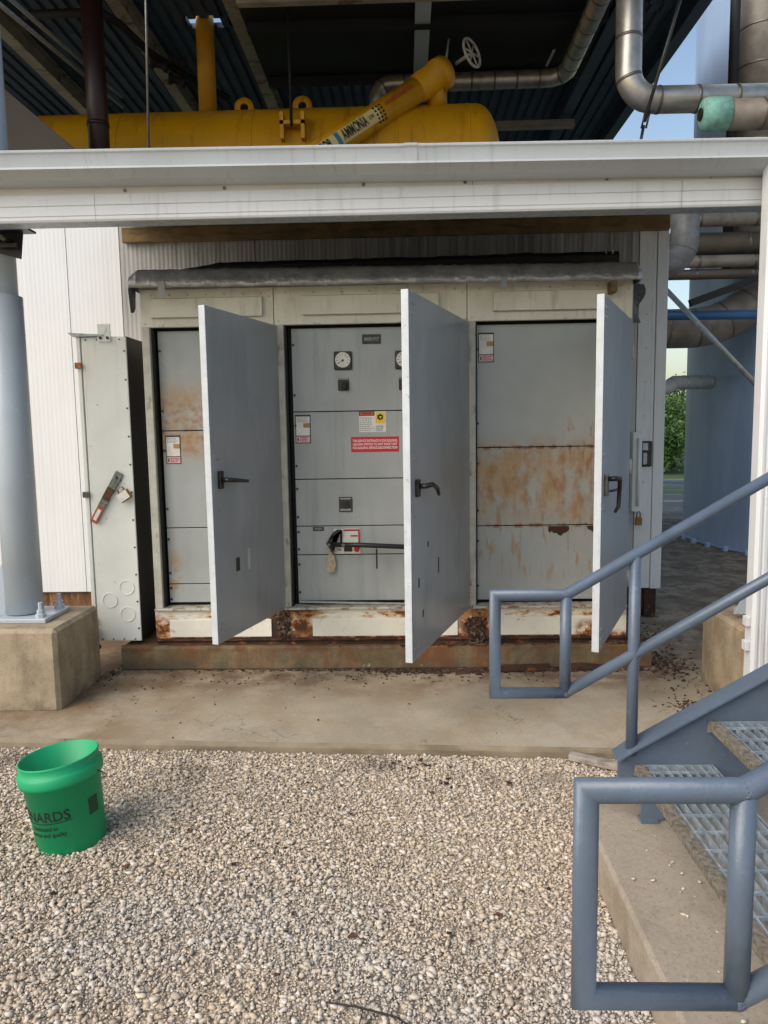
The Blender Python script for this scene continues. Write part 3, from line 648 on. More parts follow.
# operating lever with its plate
op = plate(-0.494, -0.314, 0.766, 0.938, M['white'], cab, 'operator_plate', 0.010, bev=0.004)
plate(-0.43, -0.318, 0.922, 0.934, M['redink'], op, 'red_border', 0.0115)
plate(-0.330, -0.318, 0.80, 0.9215, M['redink'], op, 'red_border', 0.0115)
plate(-0.452, -0.438, 0.84, 0.926, M['ink'], op, 'card_divider', 0.0125)
plate(-0.38, -0.335, 0.885, 0.893, M['ink'], op, 'card_print', 0.0125)
plate(-0.475, -0.445, 0.787, 0.803, M['greyink'], op, 'card_print', 0.0125)
plate(-0.428, -0.372, 0.782, 0.812, M['ink'], op, 'push_button', 0.016, bev=0.004)
MB().disc((-0.342, Yp - 0.0118, 0.797), (0, -1, 0), 0.018, 0.006, 16).build('indicator', M['redink'], op)
lv = MB().tube([(-0.52, 0.0, 0.842), (-0.30, -0.012, 0.838), (0.30, -0.05, 0.812)], 0.0165, 12)
lev = lv.build('operating_lever', M['blackpaint'], cab)
MB().prism([(-0.545, 0.845), (-0.495, 0.895), (-0.44, 0.935), (-0.47, 0.935), (-0.50, 0.915), (-0.50, 0.78)], 'y', 0.022, 0.066).build('lever_yoke', M['blackpaint'], lev)
MB().disc((-0.52, 0.025, 0.842), (0, -1, 0), 0.009, 0.045, 12).disc((-0.424, -0.0, 0.84), (0, -1, 0), 0.012, 0.024, 12).build('lever_bolt', M['steel'], lev)
MB().box(-0.208, -0.197, -0.035, -0.02, 0.68, 0.815, 0.002).build('lever_stop', M['blackpaint'], lev)
tg = thing('paper_tag', 'crumpled brown paper tag hanging from the black operating lever', 'tag', (-0.515, 0.05, 0.64))
MB().prism([(-0.52, 0.79), (-0.545, 0.74), (-0.545, 0.665), (-0.53, 0.645), (-0.495, 0.645), (-0.483, 0.70), (-0.495, 0.76)], 'y', 0.044, 0.052).build('tag_card', M['tagpaper'], tg)
MB().tube([(-0.513, 0.048, 0.785), (-0.520, 0.05, 0.82), (-0.522, 0.03, 0.842)], 0.002, 5).build('tag_string', M['twig'], tg)
# vent louvre along mid bottom + sagging trim strip
lo = MB()
for k in range(16): lo.box(-0.70 + k * 0.013, -0.692 + k * 0.013, 0.07, 0.079, 0.419, 0.433)
lo.build('louvre', M['blackpaint'], cab)
MB().add([(-0.74, 0.045, 0.436), (0.40, 0.02, 0.412), (0.40, 0.02, 0.424), (-0.74, 0.045, 0.448), (-0.74, 0.05, 0.436), (0.40, 0.025, 0.412), (0.40, 0.025, 0.424), (-0.74, 0.05, 0.448)],
         [(0, 1, 2, 3), (4, 7, 6, 5), (0, 4, 5, 1), (3, 2, 6, 7)]).build('loose_trim_strip', M['galv'], cab)
# rust holes on right panels
for pts in ([(0.953, 0.9385), (1.088, 0.9385), (1.092, 0.915), (1.075, 0.896), (1.052, 0.889), (1.04, 0.872), (1.022, 0.877), (1.004, 0.893), (0.986, 0.890), (0.975, 0.905), (0.960, 0.893), (0.950, 0.908)],
            [(1.205, 0.9385), (1.275, 0.9385), (1.272, 0.90), (1.25, 0.895), (1.235, 0.908), (1.215, 0.915)]):
    MB().prism(pts, 'y', Yp - 0.0025, Yp - 0.0003).build('rust_patch', M['rust'], pR[2])
# doors
def door(hx, fx, fy, wz0, wz1, name_label):
    d = V(fx - hx, fy, 0); L = d.length; d.normalize(); nrm = V(-d.y, d.x, 0)     # outward face side (+x)
    if nrm.x < 0: nrm = -nrm
    T = 0.037
    def pt(u, n, z): return V(hx, 0, 0) + d * u + nrm * n + V(0, 0, z)
    def bx(u0, u1, n0, n1, z0, z1, bev=0.0):
        return MB().obox(pt((u0 + u1) / 2, (n0 + n1) / 2, (z0 + z1) / 2), d * ((u1 - u0) / 2), nrm * ((n1 - n0) / 2), V(0, 0, (z1 - z0) / 2), bev)
    dr = bx(0.01, L - 0.006, -T, 0, wz0, wz1, 0.003).build('door', M['door'], cab); dr['label'] = name_label
    bx(L - 0.0055, L, -T, 0.001, wz0, wz1, 0.002).build('lit_edge', M['door_edge_lit'], dr)  # free edge of the leaf, in the lighter colour that stands for light
    rv = MB()
    for (uu, zz) in ((L - 0.05, wz1 - 0.06), (L - 0.09, wz1 - 0.06), (L - 0.05, wz1 - 0.11), (L - 0.09, wz1 - 0.11), (L - 0.05, wz0 + 0.06), (L - 0.09, wz0 + 0.06), (L - 0.05, wz0 + 0.11), (L - 0.09, wz0 + 0.11),
                     (L - 0.06, 1.45), (L - 0.085, 1.45), (L - 0.06, 1.16), (L - 0.085, 1.16)):
        rv.disc(pt(uu, 0.0002, zz), nrm, 0.008, 0.004, 8)
    for k in range(8): rv.disc(pt(0.04, 0.0002, wz0 + 0.1 + k * (wz1 - wz0 - 0.2) / 7), nrm, 0.006, 0.003, 8)
    rv.build('rivets', M['galv'], dr)
    hg = MB()
    for zz in (wz0 + 0.2, (wz0 + wz1) / 2, wz1 - 0.2):
        hg.tube([pt(0.0, 0.004, zz - 0.05), pt(0.0, 0.004, zz + 0.05)], 0.009, 8)
    hg.build('hinge', M['jamb'], dr)
    return dr, pt, bx, L, nrm, d
d1, pt, bx, L, nrm, dd = door(-0.822, -1.072, -0.85, 0.408, 2.282, 'grey door of the left section, half hiding its panels')
hd = bx(L - 0.105, L - 0.065, 0.0005, 0.02, 1.285, 1.385, 0.004).build('handle', M['darksteel'], d1)
MB().tube([pt(L - 0.085, 0.02, 1.335), pt(L - 0.085, 0.06, 1.335), pt(L - 0.14, 0.065, 1.33), pt(L - 0.30, 0.06, 1.315)], [0.014, 0.014, 0.013, 0.010], 10).build('lever', M['darksteel'], hd)
bx(0.61, 0.65, 0.0004, 0.003, 0.785, 0.865).build('bare_patch', M['darksteel'], d1)
bx(0.48, 0.51, 0.0004, 0.0015, 0.77, 0.90).build('scuff', M['jamb'], d1)
d2, pt, bx, L, nrm, dd = door(0.420, 0.020, -1.19, 0.404, 2.280, 'grey door of the middle section, open at the centre')
hd = bx(L - 0.115, L - 0.075, 0.0005, 0.02, 1.255, 1.345, 0.004).build('handle', M['darksteel'], d2)
MB().tube([pt(L - 0.095, 0.02, 1.31), pt(L - 0.095, 0.055, 1.312), pt(L - 0.17, 0.065, 1.315), pt(L - 0.26, 0.065, 1.29), pt(L - 0.31, 0.06, 1.25)], [0.014, 0.014, 0.013, 0.012, 0.009], 10).build('lever', M['darksteel'], hd)
for (u, z, h) in ((0.75, 0.83, 0.09), (1.05, 0.62, 0.04), (0.95, 0.98, 0.03), (1.12, 0.80, 0.05)): bx(u, u + 0.02, 0.0004, 0.0015, z - h / 2, z + h / 2).build('scuff', M['darksteel'], d2)
d3, pt, bx, L, nrm, dd = door(1.462, 1.018, -1.0, 0.395, 2.270, 'grey door of the right section, seen nearly edge on')
hd = bx(L - 0.13, L - 0.09, 0.0005, 0.02, 1.23, 1.345, 0.004).build('handle', M['steel'], d3)
MB().tube([pt(L - 0.11, 0.02, 1.32), pt(L - 0.11, 0.055, 1.322), pt(L - 0.20, 0.065, 1.315), pt(L - 0.235, 0.06, 1.27), pt(L - 0.235, 0.055, 1.16), pt(L - 0.215, 0.04, 1.13)], [0.014, 0.014, 0.013, 0.012, 0.011, 0.008], 10).build('pull_bar', M['darksteel'], hd)
MB().tube([pt(L - 0.11, 0.03, 1.255), pt(L - 0.235, 0.055, 1.255)], 0.007, 8).build('catch', M['darksteel'], hd)

# ------------------------------------------------------------------ silver cover over the cabinet top
cov = thing('silver_cover', 'crinkled silver tarpaulin strip wrapped over the cabinet top edge', 'tarpaulin', (-0.13, 0.2, 2.5))
bm = bmesh.new(); nx, ny = 460, 9
prof = [(-0.11, 2.512), (-0.138, 2.512), (-0.142, 2.53), (-0.134, 2.555), (-0.122, 2.58), (-0.108, 2.603), (-0.095, 2.622), (-0.06, 2.632), (0.25, 2.648), (0.62, 2.665)]
grid = []
for i in range(nx + 1):
    x = -1.745 + 3.225 * i / nx
    row = []
    for j, (y, z) in enumerate(prof):
        e = min(1, (x + 1.745) / 0.05, (1.48 - x) / 0.03)
        nse = mnoise.noise(Vector((x * 5, j * 0.3, 1.3))) * 0.010 + (0.5 - abs(mnoise.noise(Vector((x * 11 + j * 0.5, j * 0.7, 4.0))))) * 0.018 + (0.5 - abs(mnoise.noise(Vector((x * 34 - j, j * 1.6, 9.0))))) * 0.009 - 0.012
        row.append(bm.verts.new((x - (1 - e) * 0.0, y + nse * 0.9 + (1 - max(e, 0)) * 0.02, z + nse * 0.6 - 0.006 * x + (1 - max(e, 0)) * (-0.03 if j > 4 else 0.0))))
    grid.append(row)
for i in range(nx):
    for j in range(len(prof) - 1): bm.faces.new((grid[i][j], grid[i + 1][j], grid[i + 1][j + 1], grid[i][j + 1]))
for side in (0, nx):
    ends = [grid[side][j] for j in range(len(prof))]
    extra = bm.verts.new((grid[side][0].co.x, 0.62, 2.52))
    try: bm.faces.new(ends + [extra])
    except Exception: pass
MB().frombm(bm, True).build('sheet', M['tarp'], cov)
for x, z, w, h in ((-1.525, 2.495, 0.022, 0.055), (0.62, 2.485, 0.02, 0.045)):
    MB().box(x - w, x + w, -0.150, -0.147, z - h + 0.01, z + h).build('tape_strip', M['tape'], cov)
MB().box(1.29, 1.33, -0.12, -0.02, 2.43, 2.50, 0.006).build('wood_block', M['wood'], cov)
MB().prism([(-0.11, 2.52), (-0.03, 2.52), (-0.05, 2.40), (-0.08, 2.37)], 'x', -1.752, -1.73).build('hanging_flap', M['blackpaint'], cov)
fl = MB(); n = 8
for k in range(n):
    z0 = 2.50 - 0.24 * k / n; z1 = 2.50 - 0.24 * (k + 1) / n
    w0 = 0.07 + 0.02 * math.sin(k * 0.9) - 0.004 * k; w1 = 0.07 + 0.02 * math.sin((k + 1) * 0.9) - 0.004 * (k + 1)
    fl.add([(1.468, 0.0, z0), (1.468 + w0, 0.03, z0), (1.468 + w1, 0.03, z1), (1.468, 0.0, z1), (1.468, 0.01, z0), (1.468 + w0, 0.04, z0), (1.468 + w1, 0.04, z1), (1.468, 0.01, z1)], [(0, 1, 2, 3), (4, 7, 6, 5), (1, 5, 6, 2), (0, 3, 7, 4)])
fl.build('hanging_flap', M['blackpaint'], cov)
re_ = MB(); rv_ = []
for i in range(121):
    x = -1.66 + 3.2 * i / 120
    zt_ = 2.825 + 0.02 * i / 120 + 0.010 * mnoise.noise(Vector((x * 3, 0, 7))) + 0.006 * mnoise.noise(Vector((x * 13, 0, 2))) - (0.05 * max(0, (12 - i) / 12))
    rv_.append([(x, 0.615, 2.64), (x, 0.60 + 0.01 * mnoise.noise(Vector((x * 9, 3, 2))), zt_ - 0.03), (x, 0.625, zt_), (x, 0.66, zt_ - 0.02), (x, 0.66, 2.64)])
for i in range(120):
    for j in range(4): re_.add([rv_[i][j], rv_[i + 1][j], rv_[i + 1][j + 1], rv_[i][j + 1]], [(0, 1, 2, 3)])
re_.build('rolled_edge', M['black'], cov)
MB().lathe([(0.022, 0), (0.03, 0), (0.03, 0.006), (0.022, 0.006)], (1.47, 0.615, 2.84), (0, -1, 0), 16).build('grommet', M['galv'], cov)

# ------------------------------------------------------------------ wireway enclosure
bxw = thing('wireway_enclosure', 'tall narrow cream wireway box with black side, left of the switchgear', 'electrical box', (-1.98, 0.3, 0.19))
MB().box(-2.13, -1.83, 0.012, 0.55, 0.19, 2.235).build('housing', M['box'], bxw)
MB().box(-1.829, -1.822, 0.006, 0.55, 0.19, 2.235).build('side_panel', M['black'], bxw)
MB().box(-2.118, -1.822, -0.004, 0.011, 0.192, 2.232, 0.004).build('front_cover', M['box'], bxw)
MB().box(-2.152, -2.126, -0.008, 0.10, 0.21, 2.235, 0.003).build('edge_flange', M['box'], bxw)
MB().prism([(-2.17, 2.236), (-1.98, 2.236), (-1.96, 2.246), (-2.20, 2.262)], 'y', -0.02, 0.3).build('bent_top_flange', M['galv'], bxw)
lg = MB().box(-2.006, -1.918, -0.014, -0.005, 2.20, 2.315, 0.006).build('mounting_lug', M['box'], bxw)
MB().disc((-1.962, -0.0145, 2.278), (0, -1, 0), 0.018, 0.002, 16).build('lug_hole', M['wall'], lg)
MB().disc((-1.985, -0.0145, 2.225), (0, -1, 0), 0.010, 0.006, 8).disc((-1.938, -0.0145, 2.225), (0, -1, 0), 0.010, 0.006, 8).build('lug_bolt', M['darksteel'], lg)
for cx, cz in ((-1.905, 0.563), (-2.025, 0.475), (-1.908, 0.378)):
    MB().lathe([(0.0001, 0.0), (0.046, 0.0), (0.048, 0.004), (0.052, 0.004), (0.052, 0.0)], (cx, -0.0038, cz), (0, -1, 0), 28).build('knockout', M['box'], bxw)
sc = MB()
for k in range(11): sc.disc((-1.836, -0.004, 0.28 + k * 0.186), (0, -1, 0), 0.006, 0.005, 8)
for k in range(4): sc.disc((-2.09 + k * 0.075, -0.004, 0.205), (0, -1, 0), 0.005, 0.004, 8)
for k in range(4): sc.disc((-2.09 + k * 0.075, -0.004, 2.215), (0, -1, 0), 0.005, 0.004, 8)
sc.build('cover_screws', M['darksteel'], bxw)
for z in (2.05, 1.20, 0.34):
    MB().box(-2.165, -2.12, -0.022, -0.0085, z - 0.02, z + 0.02, 0.004).build('clip', M['steel'] if z < 2 else M['copper'], bxw)
MB().tube([(-2.14, -0.03, 0.30), (-2.145, -0.03, 0.20), (-2.13, 0.02, 0.14)], 0.018, 10).build('hose_stub', M['darksteel'], bxw)
# hasp handle
hv = V(-0.20, 0, -0.34).normalized(); hn = V(-hv.z, 0, hv.x)
def strap(p0, l0, l1, w, y, mat, name, parent, t=0.005, bev=0.004):
    c = Vector(p0) + hv * ((l0 + l1) / 2); c.y = y
    return MB().obox(c, hv * ((l1 - l0) / 2), V(0, t, 0), hn * w, bev).build(name, mat, parent)
P0 = (-1.905, 0, 1.345)
hs = strap(P0, 0.0, 0.15, 0.028, -0.016, M['greenhasp'], 'hasp', bxw)
strap(P0, 0.03, 0.05, 0.007, -0.0225, M['ink'], 'hasp_hole', hs, 0.001, 0)
strap(P0, 0.12, 0.21, 0.026, -0.026, M['leaf'], 'hasp_knuckle', hs)
strap(P0, 0.19, 0.27, 0.028, -0.020, M['greenhasp'], 'hasp_strap', hs)
strap(P0, 0.26, 0.385, 0.026, -0.022, M['copper'], 'hasp_tongue', hs)
strap(P0, 0.285, 0.365, 0.012, -0.0278, M['box'], 'hasp_slot', hs, 0.0006, 0)
pk = thing('padlock', 'old brass padlock with a worn white face on the wireway hasp', 'padlock', (-1.88, -0.03, 1.17))
pa = V(0.55, 0, 0.35).normalized(); pb = V(-pa.z, 0, pa.x)
MB().obox((-1.872, -0.042, 1.192), pa * 0.042, V(0, 0.014, 0), pb * 0.034, 0.008).build('body', M['brass'], pk)
MB().obox((-1.876, -0.0565, 1.190), pa * 0.036, V(0, 0.0008, 0), pb * 0.028).build('face', M['white'], pk)
MB().tube([V(-1.872, -0.042, 1.192) + pb * 0.03 - pa * 0.022, V(-1.872, -0.042, 1.192) + pb * 0.062 - pa * 0.018, V(-1.872, -0.036, 1.192) + pb * 0.068 + pa * 0.004, V(-1.872, -0.042, 1.192) + pb * 0.055 + pa * 0.022, V(-1.872, -0.042, 1.192) + pb * 0.03 + pa * 0.022], 0.005, 8).build('shackle', M['steel'], pk)

# ------------------------------------------------------------------ white prefabricated building
bld = thing('prefabricated_building', 'white metal panelled equipment building behind the switchgear', 'building', (-1.2, 3.0, 0.0))
WY = 1.26
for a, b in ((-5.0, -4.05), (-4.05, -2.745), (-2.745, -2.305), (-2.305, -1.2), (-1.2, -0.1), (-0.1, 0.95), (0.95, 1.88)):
    MB().box(a + 0.0025, b - 0.0025, WY, WY + 0.06, 0.26, 3.42, 0.003).build('wall_panel', M['wall'] if b < -2 else M['wallshade_soil'], bld)
MB().box(1.8825, 2.02, WY - 0.004, WY + 0.06, 0.25, 3.42, 0.003).build('wall_panel', M['trim'], bld)
MB().box(2.0235, 2.112, WY - 0.010, WY + 0.09, 0.245, 3.42, 0.005).build('corner_trim', M['trim'], bld)
MB().box(-5.0, 2.10, WY + 0.062, 5.2, 0.26, 3.40).build('core', M['trim'], bld)
MB().box(-5.1, 2.14, WY + 0.092, 5.3, 3.421, 3.47).build('roof', M['deck'], bld)
MB().box(-5.0, 2.05, WY + 0.03, WY + 0.12, 0.06, 0.258, 0.006).build('base_channel', M['wallbase'], bld)
MB().box(1.98, 2.08, WY + 0.0, WY + 0.12, 0.002, 0.244, 0.006).build('support_leg', M['rust'], bld)
MB().box(1.90, 1.97, WY + 0.02, WY + 0.1, 0.002, 0.244, 0.01).build('support_leg', M['plinth'], bld)
# hinge strip seams on the corner
hgm = MB()
for k in range(14):
    z = 0.5 + k * 0.2
    hgm.box(1.992, 2.004, WY - 0.007, WY - 0.0042, z, z + 0.10)
hgm.build('hinge_strip', M['trim'], bld)
sc = MB()
for k in range(10): sc.disc((1.95, WY - 0.004, 0.6 + k * 0.27), (0, -1, 0), 0.007, 0.004, 8)
sc.build('wall_screws', M['jamb'], bld)
hat = MB().box(1.84, 1.915, WY - 0.075, WY - 0.0045, 0.90, 1.55, 0.006).build('hatch', M['trim'], bld)
MB().tube([(1.885, WY - 0.085, 1.50), (1.885, WY - 0.085, 0.95)], 0.012, 10).build('hatch_rod', M['trim'], hat)
lt = MB().box(1.918, 2.012, WY - 0.03, WY - 0.0042, 1.265, 1.475, 0.03).build('latch', M['darksteel'], bld)
MB().box(1.930, 1.975, WY - 0.036, WY - 0.0305, 1.40, 1.46, 0.004).box(1.932, 1.965, WY - 0.05, WY - 0.0305, 1.285, 1.38, 0.006).build('latch_paddle', M['galv'], lt)
pk2 = thing('padlock', 'small brass padlock hanging beneath the white hatch by the right door', 'padlock', (1.90, WY - 0.06, 0.79))
MB().box(1.872, 1.925, WY - 0.085, WY - 0.055, 0.79, 0.855, 0.006).build('body', M['brass'], pk2)
MB().tube([(1.884, WY - 0.07, 0.85), (1.884, WY - 0.07, 0.89), (1.898, WY - 0.07, 0.905), (1.912, WY - 0.07, 0.89), (1.912, WY - 0.07, 0.85)], 0.005, 8).build('shackle', M['steel'], pk2)
tm = MB().box(-2.262, 2.10, WY - 0.055, WY - 0.014, 3.13, 3.245, 0.005)
tag(tm.build('timber_beam', M['wood']), 'long treated timber fixed along the top of the white wall', 'beam')

# ------------------------------------------------------------------ canopy: fascia, gutter, roof
can = thing('canopy', 'white canopy with long gutter and fascia across the front', 'canopy', (-0.5, 0.2, 2.67))
K = 0.0012
MB().box(-3.6, 1.99, -0.915, -0.78, 2.712, 2.90).shear(K).build('eave_beam', M['galv'], can)
for a, b in ((-3.6, 0.358), (0.36, 2.0)):
    MB().box(a, b, -0.926, -0.916, 2.825, 2.905, 0.002).shear(K).build('fascia_board', M['fasciatop'], can)
for a, b in ((-3.6, -1.6), (-1.598, 1.415), (1.417, 1.99)):
    MB().prism([(-0.917, 2.84), (-0.936, 2.836), (-0.936, 2.784), (-0.931, 2.781), (-0.936, 2.778), (-0.936, 2.732), (-0.931, 2.729), (-0.936, 2.726), (-0.936, 2.712), (-0.930, 2.703), (-0.917, 2.703)], 'x', a, b).shear(K).build('fascia_panel', M['trim'], can)
sc = MB()
for k in range(9): sc.disc((-3.4 + k * 0.62 + (0.1 if k % 2 else 0), -0.9262, 2.853), (0, -1, 0), 0.009, 0.005, 8)
sc.shear(K).build('fascia_screws', M['steel'], can)
gp = [(-0.93, 2.992), (-1.085, 2.992), (-1.094, 2.986), (-1.092, 2.978), (-1.082, 2.972), (-1.070, 2.945), (-1.058, 2.918), (-1.098, 2.906), (-1.098, 2.896), (-1.078, 2.888), (-1.03, 2.866), (-0.93, 2.86)]
for a, b in ((-3.7, 0.045), (0.046, 2.45)):
    MB().prism(gp, 'x', a, b).shear(0.0095).build('gutter', M['gutter'], can)
MB().prism([(y - 0.003 if y < -1 else y, z + (0.002 if z > 2.95 else -0.002)) for y, z in gp], 'x', 0.01, 0.075).shear(0.0095).build('gutter_joint', M['gutter'], can)
MB().add([(-2.28, -0.93, 2.915), (2.5, -0.93, 2.915), (2.5, 1.25, 3.38), (-2.28, 1.25, 3.38), (-2.28, -0.93, 2.955), (2.5, -0.93, 2.955), (2.5, 1.25, 3.415), (-2.28, 1.25, 3.415)],
         [(0, 3, 2, 1), (4, 5, 6, 7), (0, 1, 5, 4), (1, 2, 6, 5), (2, 3, 7, 6), (3, 0, 4, 7)]).build('roof_sheet', M['deck'], can)
# downspout
dsp = thing('downspout', 'white ribbed downspout running down at the right frame edge', 'downspout', (1.9, -1.03, 0.15))
pts = [(1.785, -1.075), (1.80, -1.09)]
x = 1.80
while x < 2.0:
    pts += [(x + 0.012, -1.09), (x + 0.016, -1.083), (x + 0.024, -1.083), (x + 0.028, -1.09)]; x += 0.032
pts += [(2.01, -1.09), (2.02, -1.075), (2.02, -1.005), (1.785, -1.005)]
MB().prism(pts, 'z', 0.0, 2.862).build('pipe', M['trim'], dsp)
for z in (0.42, 0.55): MB().box(1.762, 1.784, -1.07, -1.02, z, z + 0.05, 0.003).build('strap', M['trim'], dsp)

# ------------------------------------------------------------------ piers and columns
def pier(x0, x1, y0, y1, label):
    bm = bmesh.new(); bmesh.ops.create_cube(bm, size=1)
    for v in bm.verts: v.co = Vector(((x0 + x1) / 2 + v.co.x * (x1 - x0), (y0 + y1) / 2 + v.co.y * (y1 - y0), 0.243 + v.co.z * 0.482))
    eds = [e for e in bm.edges if not all(v.co.z < 0.1 for v in e.verts)]
    bmesh.ops.bevel(bm, geom=eds, offset=0.022, segments=1, affect='EDGES')
    return tag(MB().frombm(bm).build('concrete_pier', M['pier']), label, 'pier', 'concrete piers carrying the steel columns')
pier(-2.70, -2.035, -0.78, -0.17, 'square concrete pier under the left steel column')
pier(1.84, 2.50, -0.985, -0.30, 'square concrete pier behind the white downspout')
def column(cx, cy, label, sleeve):
    t = thing('steel_column', label, 'column', (cx, cy, 0.484), 'steel columns standing on concrete piers')
    MB().tube([(cx, cy, 0.51), (cx, cy, 7.4)], 0.085 if sleeve else 0.1, 28).build('shaft', M['column'], t)
    if sleeve: MB().lathe([(0.085, 2.425), (0.108, 2.415), (0.108, 0.52), (0.085, 0.515)], (cx, cy, 0), (0, 0, 1), 32).build('sleeve', M['column'], t)
    MB().box(cx - 0.21, cx + 0.21, cy - 0.17, cy + 0.17, 0.484, 0.512, 0.006).build('base_plate', M['column'], t)
    for sx in (-1, 1):
        for sy in (-1, 1):
            p = (cx + sx * 0.16, cy + sy * 0.12, 0.512)
            b = MB().lathe([(0.0001, 0), (0.032, 0), (0.032, 0.02), (0.024, 0.022), (0.024, 0.045), (0.014, 0.046), (0.014, 0.09), (0.0001, 0.09)], p, (0, 0, 1), 8, False).build('anchor_bolt', M['column'], t)
    MB().prism([(cx - 0.10, 0.513), (cx - 0.28, 0.513), (cx - 0.10, 0.86)], 'y', cy - 0.008, cy + 0.008).build('gusset', M['column'], t)
    MB().prism([(cx - 0.02, 0.70), (cx + 0.02, 0.70), (cx + 0.02, 0.713), (cx - 0.02, 0.713)], 'y', cy - 0.115, cy + 0.115).build('weld_tab', M['column'], t) if False else None
    return t
column(-2.368, -0.47, 'thick grey steel pipe column at the left edge', True)
column(2.16, -0.65, 'steel column foot just showing behind the white downspout', False)
cl_ = thing('beam_clamp', 'black steel beam clamp on the left column under the fascia', 'clamp', (-2.35, -0.60, 2.55))
MB().box(-2.40, -2.10, -0.66, -0.56, 2.745, 2.757).shear(0.0).build('top_plate', M['blackpaint'], cl_)
MB().prism([(-2.40, 2.744), (-2.16, 2.744), (-2.18, 2.60), (-2.40, 2.66)], 'y', -0.60, -0.588).build('web_plate', M['blackpaint'], cl_)
MB().box(-2.28, -2.17, -0.65, -0.60, 2.655, 2.675).build('jaw', M['blackpaint'], cl_)
for x in (-2.33, -2.24): MB().tube([(x, -0.69, 2.70), (x, -0.58, 2.70)], 0.014, 8).build('bolt', M['steel'], cl_)

# ------------------------------------------------------------------ staircase
st = thing('metal_staircase', 'blue grey steel stairs with grating treads and looped pipe handrails', 'stairs', (1.2, -2.95, 0.1))
SLP = 0.167 / 0.266
def stringer(y0, y1, name):
    x0 = 0.78
    zt = 0.36
    t = [(x0, 0.215), (x0, zt), (x0 + 0.045, zt + 0.035)]
    xe = 2.9
    t += [(xe, zt + 0.035 + (xe - x0 - 0.045) * 0.578), (xe, zt + 0.035 + (xe - x0 - 0.045) * 0.578 - 0.32), (x0 + 0.16, 0.118), (x0 + 0.09, 0.118), (x0 + 0.09, 0.215)]
    ob = MB().prism(t, 'y', y0, y1).build(name, M['stair'], st)
    # top flange
    f0, f1 = V(x0 - 0.005, 0, zt + 0.002), V(x0 + 0.045, 0, zt + 0.037)
    f2 = V(xe, 0, zt + 0.037 + (xe - x0 - 0.045) * 0.578)
    yy0, yy1 = (y0 - 0.03, y1 + 0.055) if name == 'stringer' and y0 > -3 else (y0 - 0.055, y1 + 0.03)
    fm = MB()
    for p, q in ((f0, f1), (f1, f2)):
        d = (q - p).normalized(); n = V(-d.z, 0, d.x) * 0.007
        fm.add([(p.x, yy0, p.z), (q.x, yy0, q.z), (q.x, yy1, q.z), (p.x, yy1, p.z), (p.x + n.x, yy0, p.z + n.z), (q.x + n.x, yy0, q.z + n.z), (q.x + n.x, yy1, q.z + n.z), (p.x + n.x, yy1, p.z + n.z)],
               [(0, 3, 2, 1), (4, 5, 6, 7), (0, 1, 5, 4), (1, 2, 6, 5), (2, 3, 7, 6), (3, 0, 4, 7)])
    fm.build('flange', M['stair'], ob)
    MB().box(x0 + 0.085, x0 + 0.15, y0 - 0.02, y1 + 0.02, 0.1165, 0.127).build('foot_plate', M['stair'], ob)
stringer(-2.214, -2.204, 'stringer')
stringer(-3.70, -3.69, 'stringer')
TY0, TY1 = -3.685, -2.225
cross0 = None; bar0 = None
for k in range(6):
    x0 = 0.838 + k * 0.266; z = 0.342 + k * 0.167; w = 0.285
    tr = MB().prism([(x0, TY1 + 0.006), (x0 + w + 0.005, TY1 + 0.006), (x0 + w + 0.005, TY0 - 0.006), (x0, TY0 - 0.006), (x0, TY0), (x0 + w, TY0), (x0 + w, TY1), (x0, TY1)], 'z', z - 0.04, z).build('tread', M['galvtread'], st)
    ns = MB().prism([(x0 - 0.002, z + 0.003), (x0 + 0.034, z + 0.003), (x0 + 0.034, z - 0.004), (x0 + 0.004, z - 0.004), (x0 + 0.004, z - 0.024), (x0 - 0.002, z - 0.024)], 'y', TY0 + 0.001, TY1 - 0.001).build('nosing', M['nosing'], tr)
    if bar0 is None:
        bar0 = MB().box(x0 + 0.044, x0 + 0.049, TY0, TY1, z - 0.03, z)
        bo = bar0.build('bearing_bar', M['galvtread'], tr); bar0 = bo
        cro = MB().box(x0 + 0.034, x0 + w, TY1 - 0.055, TY1 - 0.048, z - 0.008, z + 0.001); cross0 = cro.build('cross_rod', M['galvtread'], tr); st0 = (x0, z)
        i0 = 1
    else: i0 = 0
    for i in range(i0, 8): dup(bar0, 'bearing_bar', tr, (x0 - st0[0] + i * 0.0325, 0, z - st0[1]))
    for i in range(i0, 14): dup(cross0, 'cross_rod', tr, (x0 - st0[0], -i * 0.1015, z - st0[1]))
def handrail(y, dx, dz):
    R_ = 0.0212
    a, b = 0.322 + dx, 0.582 + dx; zt, zm = 0.987 + dz, 0.614 + dz
    xe = 2.6
    s1 = (1.412 - 0.987) / (1.31 - 0.582)
    top = [(b, y, zm), (a, y, zm), (a, y, zt), (b, y, zt), (xe, y, zt + (xe - b) * s1)]
    h = MB().tube(top, R_, 18).build('handrail', M['stair'], st)
    MB().tube([(b, y, zm), (xe, y, zm + (xe - b) * s1)], R_ * 0.985, 18).build('mid_rail', M['stair'], h)
    MB().tube([(b, y, zm + 0.0), (b, y, zt - 0.0)], R_ * 0.99, 18).build('loop_post', M['stair'], h)
    for xp in (0.832 + dx, 1.95):
        MB().tube([(xp, y, 0.37 + max(0, xp - 0.825) * 0.578), (xp, y, zt + (xp - b) * s1)], R_ * 0.98, 18).build('post', M['stair'], h)
    for (x, z) in ((b, zt), (b, zm)):
        MB().lathe([(max(0.0001, R_ * 1.035 * math.cos(math.pi / 2 * q / 6)), R_ * 1.035 * math.sin(math.pi / 2 * q / 6)) for q in range(-6, 7)], (x, y, z), (0, 1, 0), 18).build('weld_bead', M['weld'], h)
handrail(-2.20, 0, 0)
